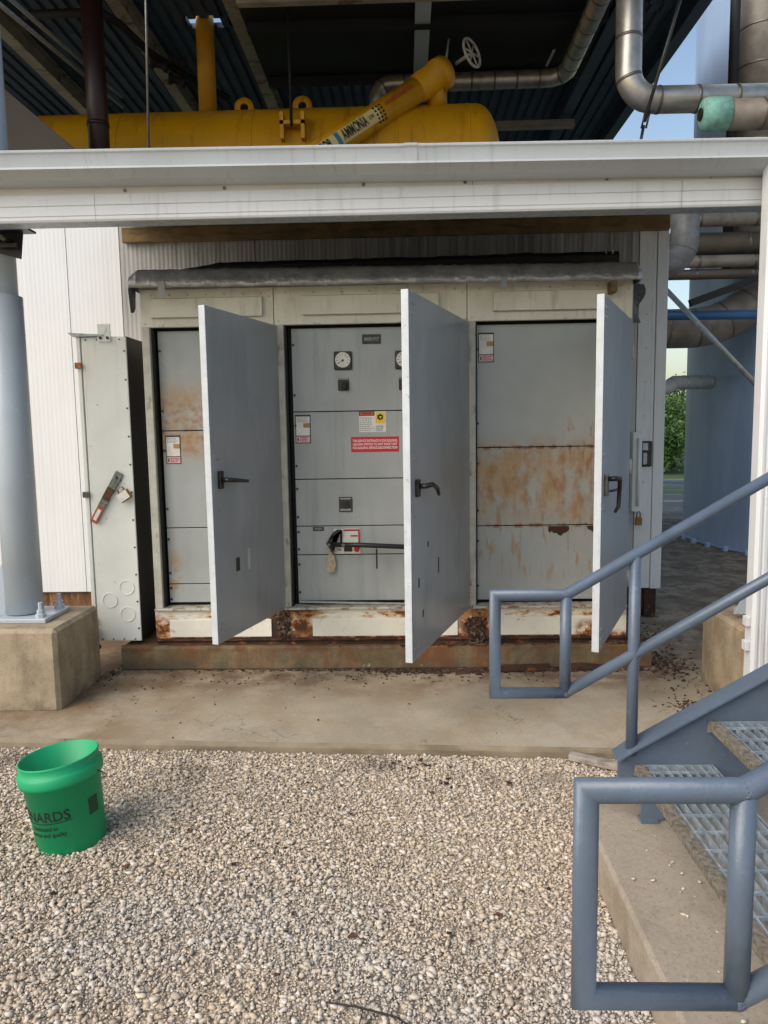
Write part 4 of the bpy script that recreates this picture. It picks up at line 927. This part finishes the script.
handrail(-3.70, -0.027, 0.008)

# ------------------------------------------------------------------ bucket
bk = thing('green_bucket', 'tilted green plastic bucket standing in the gravel', 'bucket', (-1.37, -2.06, -0.06))
prof_o = [(0.0001, 0.0), (0.122, 0.0), (0.131, 0.008), (0.1475, 0.285), (0.160, 0.287), (0.1625, 0.300), (0.1625, 0.328), (0.156, 0.336), (0.151, 0.338), (0.1535, 0.366), (0.1545, 0.372), (0.151, 0.375), (0.147, 0.372), (0.127, 0.012), (0.0001, 0.010)]
bshell = MB().lathe(prof_o, (0, 0, 0), (0, 0, 1), 56)
BROT = Euler((rad(-1.0), rad(-6.5), 0)).to_matrix(); BO = V(-1.385, -2.055, -0.062)
def bput(mb):
    mb.v = [tuple(BO + BROT @ Vector(v)) for v in mb.v]; return mb
bput(bshell).build('shell', M['bucket'], bk)
def brad(z): return 0.131 + (z - 0.008) * (0.0165 / 0.277) + 0.0007
def wrap_text(body, size, ang0, z, slant, name, width=None):
    vs_, fs = text_mesh(body, size)
    w = max(v.x for v in vs_) - min(v.x for v in vs_); k = width / w if width else 1
    xr = max(v.x for v in vs_)
    out = []
    for v in vs_:
        zz = z + v.y; r = brad(zz); a = ang0 + (v.x - xr) * k / r
        out.append((r * math.cos(a), r * math.sin(a), zz))
    mb = MB().add(out, fs)
    return bput(mb).build(name, M['print'], bk)
AF = math.atan2(-4.888 + 2.055, 1.368)      # toward the camera
wrap_text('MENARDS', 0.056, AF + 0.10, 0.176, 0, 'lettering', 0.255)
wrap_text('Dedicated to', 0.024, AF - 0.28, 0.128, 0, 'lettering', 0.115)
wrap_text('service and quality', 0.024, AF - 0.06, 0.102, 0, 'lettering', 0.165)
un = MB()
for i in range(20):
    a0 = AF + 0.13 - (0.235 * i / 20) / 0.14; a1 = AF + 0.13 - (0.235 * (i + 1) / 20) / 0.14
    zz0 = 0.152 - 0.004 * math.sin(i * 0.16)
    r_ = brad(0.15)
    un.add([(r_ * math.cos(a0), r_ * math.sin(a0), zz0), (r_ * math.cos(a1), r_ * math.sin(a1), zz0), (r_ * math.cos(a1), r_ * math.sin(a1), zz0 + 0.004), (r_ * math.cos(a0), r_ * math.sin(a0), zz0 + 0.004)], [(0, 1, 2, 3)])
bput(un).build('underline', M['print'], bk)
pb_ = MB()
for j in range(9):
    z0 = 0.138 + j * 0.0078
    for i in range(4):
        a0 = AF + 0.62 + i * 0.088; a1 = a0 + 0.084; r_ = brad(z0)
        pb_.add([(r_ * math.cos(a0), r_ * math.sin(a0), z0), (r_ * math.cos(a1), r_ * math.sin(a1), z0), (r_ * math.cos(a1), r_ * math.sin(a1), z0 + 0.0058), (r_ * math.cos(a0), r_ * math.sin(a0), z0 + 0.0058)], [(0, 1, 2, 3)])
bput(pb_).build('printed_block', M['print'], bk)
hdl = MB()
pts = []
for k in range(25):
    a = AF + 0.95 + math.pi * k / 24
    pts.append((0.166 * math.cos(a), 0.166 * math.sin(a), 0.302 - 0.11 * math.sin(math.pi * k / 24)))
hdl.tube(pts, 0.0025, 6); bput(hdl).build('wire_handle', M['darksteel'], bk)

# ------------------------------------------------------------------ small litter
def leaf(x, y, s, a, label, z=-0.040):
    ring = [(0, -1), (0.55, -0.5), (0.7, 0.1), (0.35, 0.7), (0, 1.15), (-0.4, 0.65), (-0.65, 0.05), (-0.5, -0.55)]
    top = []
    for u, v in ring:
        top.append((x + s * (u * math.cos(a) - v * math.sin(a)), y + s * (u * math.sin(a) + v * math.cos(a)), z + 0.35 * s * u * u + 0.006))
    n = len(top)
    mb = MB().add(top + [(p[0], p[1], p[2] - 0.0015) for p in top] + [(x, y, z + 0.002), (x, y, z + 0.0005)], [(i, (i + 1) % n, 2 * n) for i in range(n)] + [(n + (i + 1) % n, n + i, 2 * n + 1) for i in range(n)] + [(i, n + i, n + (i + 1) % n, (i + 1) % n) for i in range(n)])
    tag(mb.build('dead_leaf', M['leaf']), label, 'leaf', 'dead leaves lying on the gravel')
leaf(-0.914, -2.014, 0.017, 0.5, 'round dead leaf on the gravel to the right of the bucket')
leaf(-0.192, -2.652, 0.018, 1.9, 'dead leaf in the middle of the near gravel')
leaf(0.295, -2.545, 0.014, 1.2, 'dead leaf on the gravel nearest the stair slab')
leaf(-0.402, -2.539, 0.012, 2.6, 'small curled dead leaf left of the middle leaf on the gravel')
tw = MB().tube([(-0.25, -2.935, -0.033), (-0.16, -2.955, -0.030), (-0.05, -2.985, -0.034), (0.0, -3.02, -0.036)], [0.0022, 0.003, 0.003, 0.0015], 6).tube([(-0.14, -2.958, -0.031), (-0.15, -3.02, -0.036)], 0.0018, 5)
tag(tw.build('twig', M['twig']), 'thin dark twig on the gravel at the bottom edge', 'twig')
wb = MB().obox((0.955, -1.43, -0.025), V(0.16, -0.09, 0), V(0.012, 0.022, 0), V(0, 0, 0.016), 0.004)
tag(wb.build('wood_offcut', M['weathered']), 'weathered grey wood offcut on the gravel by the stair stringer', 'board')
for (x0, x1, y, a, lb) in ((0.60, 0.93, -0.115, 0.01, 'rusty flat metal strip lying on the pad before the right section'), (1.08, 1.30, -0.105, -0.03, 'short rusty strip on the pad below the right door')):
    wb = MB().obox(((x0 + x1) / 2, y, 0.022), V((x1 - x0) / 2, a, 0), V(0, 0.03, 0.012), V(0, -0.003, 0.006), 0.002)
    tag(wb.build('metal_strip', M['rust']), lb, 'metal strip')

# ================================================================== OVERHEAD STEEL SHELTER
CZ = 6.5
sh = thing('steel_shelter', 'tall dark steel shelter roof above the yellow tank', 'shelter', (-2.0, 5.0, 0.0))
k = 0
def deck(x0, x1, y0, y1):
    global k
    x = x0
    while x < x1 - 0.01:
        xe = min(x + 0.93, x1); mb = MB()
        nr = max(1, int(round((xe - x) / 0.155)))
        prof = []
        for i in range(nr):
            a = x + (xe - x) * i / nr; w = (xe - x) / nr
            prof += [(a, 0.0), (a + w * 0.55, 0.0), (a + w * 0.65, 0.035), (a + w * 0.9, 0.035)]
        prof.append((xe, 0.0))
        zz = CZ + (0.004 if k % 2 else 0.0)
        pts = [(p[0], zz + p[1]) for p in prof] + [(xe, zz + 0.06), (x, zz + 0.06)]
        mb.prism(pts, 'y', y0, y1).build('deck_panel', M['deck'], sh); x = xe; k += 1
deck(-14.0, 3.4, -0.4, 4.46); deck(-14.0, -2.56, 4.461, 4.66); deck(-2.15, 3.4, 4.461, 4.66); deck(-14.0, 3.4, 4.661, 11.0)  # front and far left panels are unseen, added to shade tank and roof space
for bxp in (-6.4, -4.63, -3.12, -1.86, 2.48, 3.38):
    mb = MB().box(bxp - 0.075, bxp + 0.075, -0.4, 11, CZ - 0.02, CZ - 0.005).box(bxp - 0.008, bxp + 0.008, -0.4, 11, CZ - 0.22, CZ - 0.021).box(bxp - 0.075, bxp + 0.075, -0.4, 11, CZ - 0.236, CZ - 0.221)
    mb.build('roof_beam', M['beam'] if bxp < 2 else M['deck'], sh)
MB().box(0.16, 0.33, 1.7, 5.3, CZ - 0.42, CZ - 0.006).build('roof_beam', M['column'], sh)
MB().box(-1.75, 2.3, 1.9, 5.5, CZ - 0.34, CZ - 0.23).build('equipment_floor', M['dark'], sh)
for y in (3.35, 3.9, 5.2): MB().box(-1.72, 2.3, y, y + 0.09, CZ - 0.44, CZ - 0.345).build('cross_beam', M['beam'] if y < 3.5 else M['dark'], sh)
MB().box(-6.5, 2.6, 6.9, 7.02, 6.10, 6.20).build('cross_beam', M['beam'], sh)
MB().box(-14.0, 3.4, 10.9, 11.0, 3.6, 6.49).build('rear_wall', M['deck'], sh)
for x in (-6.4, -1.2, 2.48): MB().box(x - 0.1, x + 0.1, 9.4, 9.6, 0.0, 6.26).build('shelter_post', M['deck'], sh)
# ------------------------------------------------------------------ yellow ammonia vessel
TY, TZ, TR = 4.3, 4.70, 0.64
tk = thing('yellow_tank', 'long horizontal yellow pressure vessel above the gutter', 'tank', (-1.6, TY, 3.47))
hp = []
for i in range(9):
    a = math.pi / 2 * i / 8; hp.append((TR * math.cos(a) + 0.0001, 0.30 * math.sin(a)))
MB().lathe([(TR, -0.0), (TR, 5.3)], (-4.45, TY, TZ), (1, 0, 0), 48).build('shell', M['yellow'], tk)
MB().lathe(hp, (0.85, TY, TZ), (1, 0, 0), 48).build('head', M['yellow'], tk)
MB().lathe(hp, (-4.45, TY, TZ), (-1, 0, 0), 48).build('head', M['yellow'], tk)
for x in (-3.2, -1.68, -0.05, 0.75): MB().lathe([(TR, -0.012), (TR + 0.007, -0.006), (TR + 0.007, 0.006), (TR, 0.012)], (x, TY, TZ), (1, 0, 0), 48).build('weld_seam', M['yellow'], tk)
for x in (-1.86, -1.17):
    MB().lathe([(0.05, -0.02), (0.115, -0.02), (0.115, 0.02), (0.05, 0.02), (0.05, -0.02)], (x, TY, TZ + TR + 0.07), (0, 1, 0), 20).build('lifting_lug', M['yellow'], tk)
for x in (-3.6, -0.2): MB().box(x - 0.12, x + 0.12, TY - 0.5, TY + 0.5, 3.472, 4.2).build('saddle', M['yellow'], tk)
MB().lathe([(0.0001, 0), (0.115, 0), (0.115, 0.42), (0.0001, 0.42)], (0.42, TY, TZ + TR - 0.06), (0, 0, 1), 20).build('nozzle', M['yellow'], tk)
MB().box(-1.33, -1.06, TY - TR - 0.10, TY - TR - 0.02, 4.93, 4.97).box(-1.33, -1.29, TY - TR - 0.10, TY - TR + 0.1, 4.78, 5.06).box(-1.10, -1.06, TY - TR - 0.10, TY - TR + 0.1, 4.78, 5.06).build('bracket', M['yellow'], tk)
yp = MB().tube([(-2.36, 4.56, TZ + 0.5), (-2.36, 4.56, 7.6)], 0.108, 20)
tag(yp.build('yellow_post', M['yellow']), 'upright yellow pipe rising from the tank through the roof', 'pipe')
# slanted pipe with lettering
sp = thing('slanted_yellow_pipe', 'slanting yellow pipe lettered AMMONIA in front of the tank', 'pipe', (-0.8, 3.35, 4.5))
A_ = V(-0.86, 3.38, 4.56); B_ = V(0.43, 4.0, 5.58)
ud = (B_ - A_).normalized(); LP = (B_ - A_).length
PR = 0.135
MB().tube([A_ - ud * 0.5, A_ + ud * (LP - 0.36)], PR, 28).build('pipe', M['yellow'], sp)
MB().lathe([(PR, LP - 0.36), (0.158, LP - 0.30), (0.158, LP - 0.05), (0.178, LP - 0.05), (0.178, LP + 0.08), (0.0001, LP + 0.08)], A_, ud, 28).build('end_cap', M['yellow'], sp)
MB().tube([(0.40, 4.05, 5.26), (0.38, 4.0, 5.48)], 0.10, 20).build('branch', M['yellow'], sp)
tocam = (V(0, -4.888, 1.6) - (A_ + B_) / 2); tocam = (tocam - ud * tocam.dot(ud)).normalized(); upp = tocam.cross(ud).normalized()
if upp.z < 0: upp = -upp
def onpipe(u, s, e=0.002):
    a = s / PR; return A_ + ud * u + (tocam * math.cos(a) + upp * math.sin(a)) * (PR + e)
def patch(u0, u1, s0, s1, mat, name, e=0.002):
    mb = MB(); n = 6
    for i in range(n):
        a, b = s0 + (s1 - s0) * i / n, s0 + (s1 - s0) * (i + 1) / n
        mb.add([onpipe(u0, a, e), onpipe(u1, a, e), onpipe(u1, b, e), onpipe(u0, b, e)], [(0, 1, 2, 3)])
    return mb.build(name, mat, sp)
def ptext(body, size, uc, sc_, width, mat):
    vs_, fs = text_mesh(body, size); w = max(v.x for v in vs_) - min(v.x for v in vs_); kk = width / w
    return MB().add([onpipe(uc + v.x * kk, sc_ + v.y, 0.017) for v in vs_], fs).build('lettering', mat, sp)
patch(-0.30 * LP, 0.44 * LP, -0.055, 0.095, M['pipelabel'], 'pipe_label', 0.002)
ptext('AMMONIA', 0.14, 0.235 * LP, 0.02, 0.20 * LP, M['ink'])
ptext('VAPOR', 0.14, -0.02 * LP, 0.02, 0.14 * LP, M['ink'])
patch(0.09 * LP, 0.12 * LP, -0.05, 0.09, M['blueink'], 'label_band', 0.004)
ptext('LOW', 0.05, 0.37 * LP, 0.02, 0.04 * LP, M['ink'])
for i in range(3):
    for j in range(5):
        patch((0.41 + 0.025 * i) * LP, (0.425 + 0.025 * i) * LP, -0.085 + j * 0.04, -0.062 + j * 0.04, M['ink'], 'check_mark', 0.004)
ptext('HAZARDOUS MATERIAL', 0.06, 0.62 * LP, 0.05, 0.24 * LP, M['redink'])
hw = thing('valve_handwheel', 'pale round valve handwheel above the yellow tank', 'handwheel', (0.80, 3.9, 5.7))
hax = V(0.75, -0.62, 0.2).normalized(); hc = V(0.79, 3.9, 5.76)
u_ = hax.cross(V(0, 0, 1)).normalized(); w_ = u_.cross(hax)
MB().tube([hc + (u_ * math.cos(6.2832 * i / 24) + w_ * math.sin(6.2832 * i / 24)) * 0.155 for i in range(25)], 0.015, 8).build('rim', M['whitepaint'], hw)
for i in range(3):
    a = math.pi * i / 3; dv = (u_ * math.cos(a) + w_ * math.sin(a)) * 0.155
    MB().tube([hc - dv, hc + dv], 0.010, 6).build('spoke', M['whitepaint'], hw)
MB().tube([hc, hc - hax * 0.22], 0.02, 8).build('stem', M['whitepaint'], hw)

# ------------------------------------------------------------------ pipes
def arc(c, a, b, n=8):
    """quarter bend from c+a to c+b"""
    c, a, b = Vector(c), Vector(a), Vector(b)
    return [c + a * math.cos(math.pi / 2 * i / n) + b * math.sin(math.pi / 2 * i / n) for i in range(n + 1)]
def jacket(name, label, path, r, mat, pitch=0.45, bandm='band', cat='pipe', seg=24):
    t = thing(name, label, cat, path[0])
    MB().tube(path, r, seg).build('jacket', M[mat], t)
    acc = 0.0; nxt = pitch * 0.5
    for p, q in zip(path[:-1], path[1:]):
        p, q = Vector(p), Vector(q); L_ = (q - p).length
        if L_ < 1e-5: continue
        d = (q - p).normalized()
        while nxt < acc + L_:
            c = p + d * (nxt - acc)
            MB().lathe([(r, -0.013), (r + 0.004, -0.010), (r + 0.004, 0.010), (r, 0.013)], c, d, seg).build('band', M[bandm], t)
            nxt += pitch
        acc += L_
    return t
jacket('insulated_pipe', 'silver insulated pipe dropping then turning right across the sky gap', [V(1.825, 1.5, 6.4), V(1.835, 1.5, 4.45)] + arc((2.055, 1.5, 4.44), (-0.22, 0, 0), (0, 0, -0.22)) + [V(3.6, 1.5, 4.21)], 0.103, 'alu', 0.31)
jacket('insulated_pipe', 'silver insulated pipe running above the tank and bending up toward the roof', [V(-0.30, 4.95, 5.2), V(-0.30, 4.95, 5.75)] + arc((-0.14, 4.95, 5.75), (-0.16, 0, 0), (0, 0, 0.16), 6) + [V(1.85, 4.95, 5.93)] + arc((1.85, 4.77, 5.93), (0, 0.18, 0), (0.2, 0, 0.03), 6) + [V(2.05, 1.9, 5.97)], 0.105, 'alu', 0.28)
jacket('foam_pipe', 'brown jacketed pipe with a teal foam end above the gutter', [V(2.42, 1.2, 3.975), V(3.6, 1.2, 3.965)], 0.112, 'aludark', 0.7)
fo = thing('foam_collar', 'teal foam insulation collar at the brown pipe end', 'insulation', (2.33, 1.2, 3.86))
MB().lathe([(0.03, -0.105), (0.06, -0.11), (0.11, -0.10), (0.122, -0.06), (0.122, 0.09), (0.0001, 0.09)], (2.42, 1.2, 3.98), (1, 0, 0), 24).build('foam', M['teal'], fo)
MB().disc((2.318, 1.2, 3.98), (-1, 0, 0), 0.045, 0.02, 14).build('opening', M['dark'], fo)
jacket('vent_duct', 'wide silver banded duct rising at the upper right corner', [V(4.20, 4.4, 3.4), V(4.20, 4.4, 9.0)], 0.27, 'aludark', 0.42, cat='duct')
dk = MB().tube([(3.80, 4.2, 3.4), (3.80, 4.2, 9.0)], 0.055, 14); tag(dk.build('dark_pipe', M['dark']), 'narrow dark riser pipe beside the wide silver duct', 'pipe')
mp = thing('maroon_pipe', 'dark maroon pipe column standing left of the yellow post', 'pipe', (-3.11, 3.0, 3.47))
MB().tube([(-3.11, 3.0, 3.47), (-3.11, 3.0, 7.0)], 0.105, 22).build('shaft', M['maroon'], mp)
MB().lathe([(0.105, -0.02), (0.112, -0.02), (0.112, 0.02), (0.105, 0.02)], (-3.11, 3.0, 4.75), (0, 0, 1), 22).build('coupling', M['maroon'], mp)
yt = MB().tube([(-7.0, 3.2, 6.30), (-1.95, 3.2, 6.28)], 0.05, 12); tag(yt.build('yellow_pipe', M['yellow']), 'thin yellow pipe along the top left frame edge', 'pipe')
rodw = MB().tube([(-1.86, 1.0, 6.4), (-1.95, 1.0, 3.45)], 0.010, 6); tag(rodw.build('hanger_rod', M['steel']), 'thin hanger rod in front of the yellow tank at left', 'rod')
rodw = MB().tube([(-1.20, 3.5, 6.15), (-1.20, 3.55, 4.9)], 0.016, 6); tag(rodw.build('hanger_rod', M['dark']), 'dark hanger rod down to the bracket on the yellow tank', 'rod')
rodw = MB().tube([(0.60, 4.4, 6.4), (0.50, 4.4, 5.7)], 0.014, 6); tag(rodw.build('hanger_rod', M['galv']), 'pale hanger rod above the slanting pipe end', 'rod')
rodw = MB().tube([(2.05, 4.6, 6.5), (1.78, 4.8, 6.0)], 0.018, 6); tag(rodw.build('hanger_rod', M['galv']), 'slanting hanger rod beside the bend of the silver pipe', 'rod')
br = thing('brace_rod', 'slanting steel brace rod with turnbuckle crossing the blue sky gap', 'rod', (1.88, 1.3, 3.8))
MB().tube([(2.27, 1.3, 5.25), (1.91, 1.3, 3.98)], 0.014, 8).build('rod', M['darksteel'], br)
for s_ in (-0.018, 0.018): MB().tube([(1.935 + s_, 1.3, 4.06), (1.905 + s_, 1.3, 3.93)], 0.008, 6).build('turnbuckle', M['darksteel'], br)
MB().tube([(1.905, 1.3, 3.95), (1.86, 1.3, 3.70)], 0.012, 8).build('rod_end', M['darksteel'], br)
# left hood, conduits and valve run
hb_ = MB().prism([(-5.0, 3.48), (-2.2, 3.48), (-3.19, 4.37), (-3.84, 4.94), (-5.0, 4.94)], 'y', 2.2, 2.85)
tag(hb_.build('brown_hood', M['brown']), 'brown sheet metal hood with a sloping side left of the tank', 'hood')
for i, (z, lb) in enumerate(((5.85, 'upper of two thin grey conduits rising at the top left'), (5.72, 'lower of two thin grey conduits rising at the top left'))):
    cn = MB().tube([(-3.6, 1.8, z - 0.3), (-3.75, 5.5, z + 0.25)], 0.022, 8); tag(cn.build('conduit', M['galv']), lb, 'conduit')
vr = thing('valve_run', 'black pipe run with clustered valves under the roof beam', 'pipe', (-2.9, 4.2, 6.0))
MB().tube([(-4.1, 3.6, 6.15), (-3.25, 3.6, 6.15), (-3.1, 3.75, 6.1), (-2.95, 4.3, 6.05), (-2.6, 4.9, 6.0), (-2.3, 5.4, 6.0)], 0.045, 10).build('pipe', M['dark'], vr)
for (x, y, z) in ((-2.9, 4.45, 6.0), (-2.75, 4.65, 5.9), (-2.7, 4.5, 6.05), (-2.5, 5.0, 5.95)):
    MB().lathe([(0.0001, -0.1), (0.07, -0.1), (0.07, -0.06), (0.045, -0.04), (0.045, 0.04), (0.07, 0.06), (0.07, 0.1), (0.0001, 0.1)], (x, y, z), (1, 0.3, -0.2), 12).build('valve', M['dark'], vr)
hc_ = MB().tube([(-4.3, 5.9, 5.98), (-0.3, 5.9, 5.98)], 0.04, 10); tag(hc_.build('conduit', M['galv']), 'long pale conduit running level just above the yellow tank', 'conduit')

# ------------------------------------------------------------------ right hand background
silo = thing('blue_silo', 'large pale blue cylindrical silo behind the downspout', 'silo', (6.75, 5.4, 0.0))
MB().lathe([(2.75, 0.004), (2.75, 12.0)], (6.75, 5.4, 0), (0, 0, 1), 96).build('shell', M['silo'], silo)
MB().lathe([(2.76, 0.004), (2.80, 0.004), (2.80, 0.03), (2.755, 0.03)], (6.75, 5.4, 0), (0, 0, 1), 96).build('base_ring', M['silo'], silo)
for i in range(30):
    a = math.pi + i * 0.12 - 0.4
    if 2.6 < a < 5.2: MB().box(6.75 + 2.87 * math.cos(a) - 0.03, 6.75 + 2.87 * math.cos(a) + 0.03, 5.4 + 2.87 * math.sin(a) - 0.03, 5.4 + 2.87 * math.sin(a) + 0.03, 0.001, 0.07, 0.008).build('anchor_clip', M['silo'], silo)
for z in (2.2, 5.1, 8.0): MB().lathe([(2.75, -0.006), (2.754, -0.004), (2.754, 0.004), (2.75, 0.006)], (6.75, 5.4, z), (0, 0, 1), 96).build('weld_seam', M['silo'], silo)
jacket('wrapped_duct', 'grey cloth wrapped duct elbow at the top of the wall corner', [V(2.575, 2.2, 3.95), V(2.575, 2.2, 3.28)] + arc((2.36, 2.2, 3.28), (0.215, 0, 0), (0, 0, -0.215)) + [V(2.13, 2.2, 3.065)], 0.125, 'wrap', 0.5, 'wrap', 'duct')
pz = [(3.80, 0.075, 'aludark', 3.5, 'topmost brown pipe of the stack behind the fascia'), (3.59, 0.12, 'brownpipe', 3.7, 'thick dark brown pipe second in the stack behind the fascia'), (3.36, 0.065, 'aludark', 3.5, 'third pipe of the stack, pale brown, behind the fascia'), (3.235, 0.055, 'brownpipe', 3.55, 'lowest thin brown pipe of the stack behind the fascia')]
for z, r, m_, y, lb in pz: jacket('stacked_pipe', lb, [V(2.3, y, z), V(4.9, y, z)], r, m_, 0.6, 'band')
jacket('large_duct', 'large beige insulated duct with a bend in front of the silo', [V(2.2, 4.05, 2.72), V(3.35, 4.05, 2.72), V(3.62, 4.05, 2.76), V(3.85, 4.05, 2.86), V(4.05, 4.05, 3.02), V(4.3, 4.05, 3.35)], 0.225, 'aludark', 0.34, cat='duct')
bp = MB().tube([(2.2, 3.5, 2.80), (4.6, 3.5, 2.78)], 0.05, 14); tag(bp.build('blue_pipe', M['bluepipe']), 'blue pipe crossing in front of the beige duct', 'pipe')
ds_ = MB().tube([(2.05, 1.55, 2.88), (3.1, 1.55, 1.80)], 0.022, 10); tag(ds_.build('diagonal_brace', M['galv']), 'thin pale diagonal brace crossing before the blue silo', 'brace')
st_ = MB().obox((3.60, 3.3, 3.08), V(0.55, 0, 0.19), V(0, 0.03, 0), V(-0.012, 0, 0.035)); tag(st_.build('dark_strut', M['dark']), 'dark slanting strut above the blue pipe', 'strut')
jacket('wrapped_stub', 'small pale wrapped pipe stub beside the silo edge', [V(2.75, 4.4, 2.05), V(3.0, 4.4, 2.03), V(3.22, 4.4, 2.06), V(3.32, 4.45, 2.12), V(3.9, 4.8, 2.14)], 0.085, 'whitepaint', 0.22, 'galv')
gl = thing('guardrail', 'pale steel guardrail seen past the wall corner', 'guardrail', (5.0, 9.3, -0.06))
for z in (0.50, 0.40): MB().prism([(9.30, z), (9.26, z + 0.02), (9.26, z + 0.06), (9.30, z + 0.08), (9.31, z + 0.08), (9.31, z)], 'x', 2.3, 14).build('rail', M['rail'], gl)
for z in (0.18, 0.04): MB().box(2.3, 14, 9.30, 9.36, z, z + 0.11).build('lower_rail', M['rail'], gl)
for x in (3.5, 5.6, 7.6, 9.6): MB().box(x - 0.05, x + 0.05, 9.36, 9.44, -0.06, 0.55).build('post', M['galv'], gl)
def tree(x, y, h, w, seed, label):
    r = np.random.RandomState(seed)
    t = thing('tree', label, 'tree', (x, y, -0.09), 'green trees beyond the guardrail')
    tr_ = MB().tube([(x, y, -0.09), (x + 0.05, y, h * 0.35), (x - 0.04, y + 0.05, h * 0.75)], [0.09, 0.06, 0.03], 8)
    for i in range(5):
        a = i * 1.26; tr_.tube([(x, y, h * (0.25 + 0.08 * i)), (x + math.cos(a) * w * 0.4, y + math.sin(a) * w * 0.4, h * (0.45 + 0.09 * i))], [0.03, 0.012], 6)
    tr_.build('trunk', M['bark'], t)
    n = 9500; cl_c = r.normal(0, 1, (26, 3)); cl_c /= np.linalg.norm(cl_c, axis=1)[:, None]; cl_c *= r.uniform(0.3, 1, (26, 1))
    P = cl_c[r.randint(0, 26, n)] + r.normal(0, 0.2, (n, 3))
    P = P * np.array([w, w, h * 0.50]) + np.array([x, y, h * 0.50]); P = P[P[:, 2] > 0.0]; n = len(P)
    s_ = r.uniform(0.045, 0.10, n); A = r.normal(0, 1, (n, 3)); A /= np.linalg.norm(A, axis=1)[:, None]
    B = np.cross(A, r.normal(0, 1, (n, 3))); B /= np.linalg.norm(B, axis=1)[:, None]
    co = np.stack([P - A * s_[:, None], P + B * s_[:, None] * 0.5, P + A * s_[:, None], P - B * s_[:, None] * 0.5], 1).reshape(-1, 3)
    me = bpy.data.meshes.new('crown'); me.from_pydata(co.tolist(), [], [(4 * i, 4 * i + 1, 4 * i + 2, 4 * i + 3) for i in range(n)])
    me.materials.append(M['foliage'].m); ob = bpy.data.objects.new('crown', me); COL.objects.link(ob); put(ob, t)
tree(10.3, 24.0, 2.75, 1.5, 1, 'bushy green tree nearest the silo edge beyond the guardrail')
tree(9.3, 26.5, 2.7, 1.6, 7, 'dark bushy tree between the two nearest trees beyond the guardrail')
tree(8.6, 22.0, 2.5, 1.4, 2, 'bushy green tree behind the wall corner beyond the guardrail')
tree(13.0, 29.0, 3.6, 1.9, 3, 'taller green tree set farther back beyond the guardrail')
tree(11.0, 32.0, 3.3, 2.0, 4, 'pale green tree farthest back beyond the guardrail')
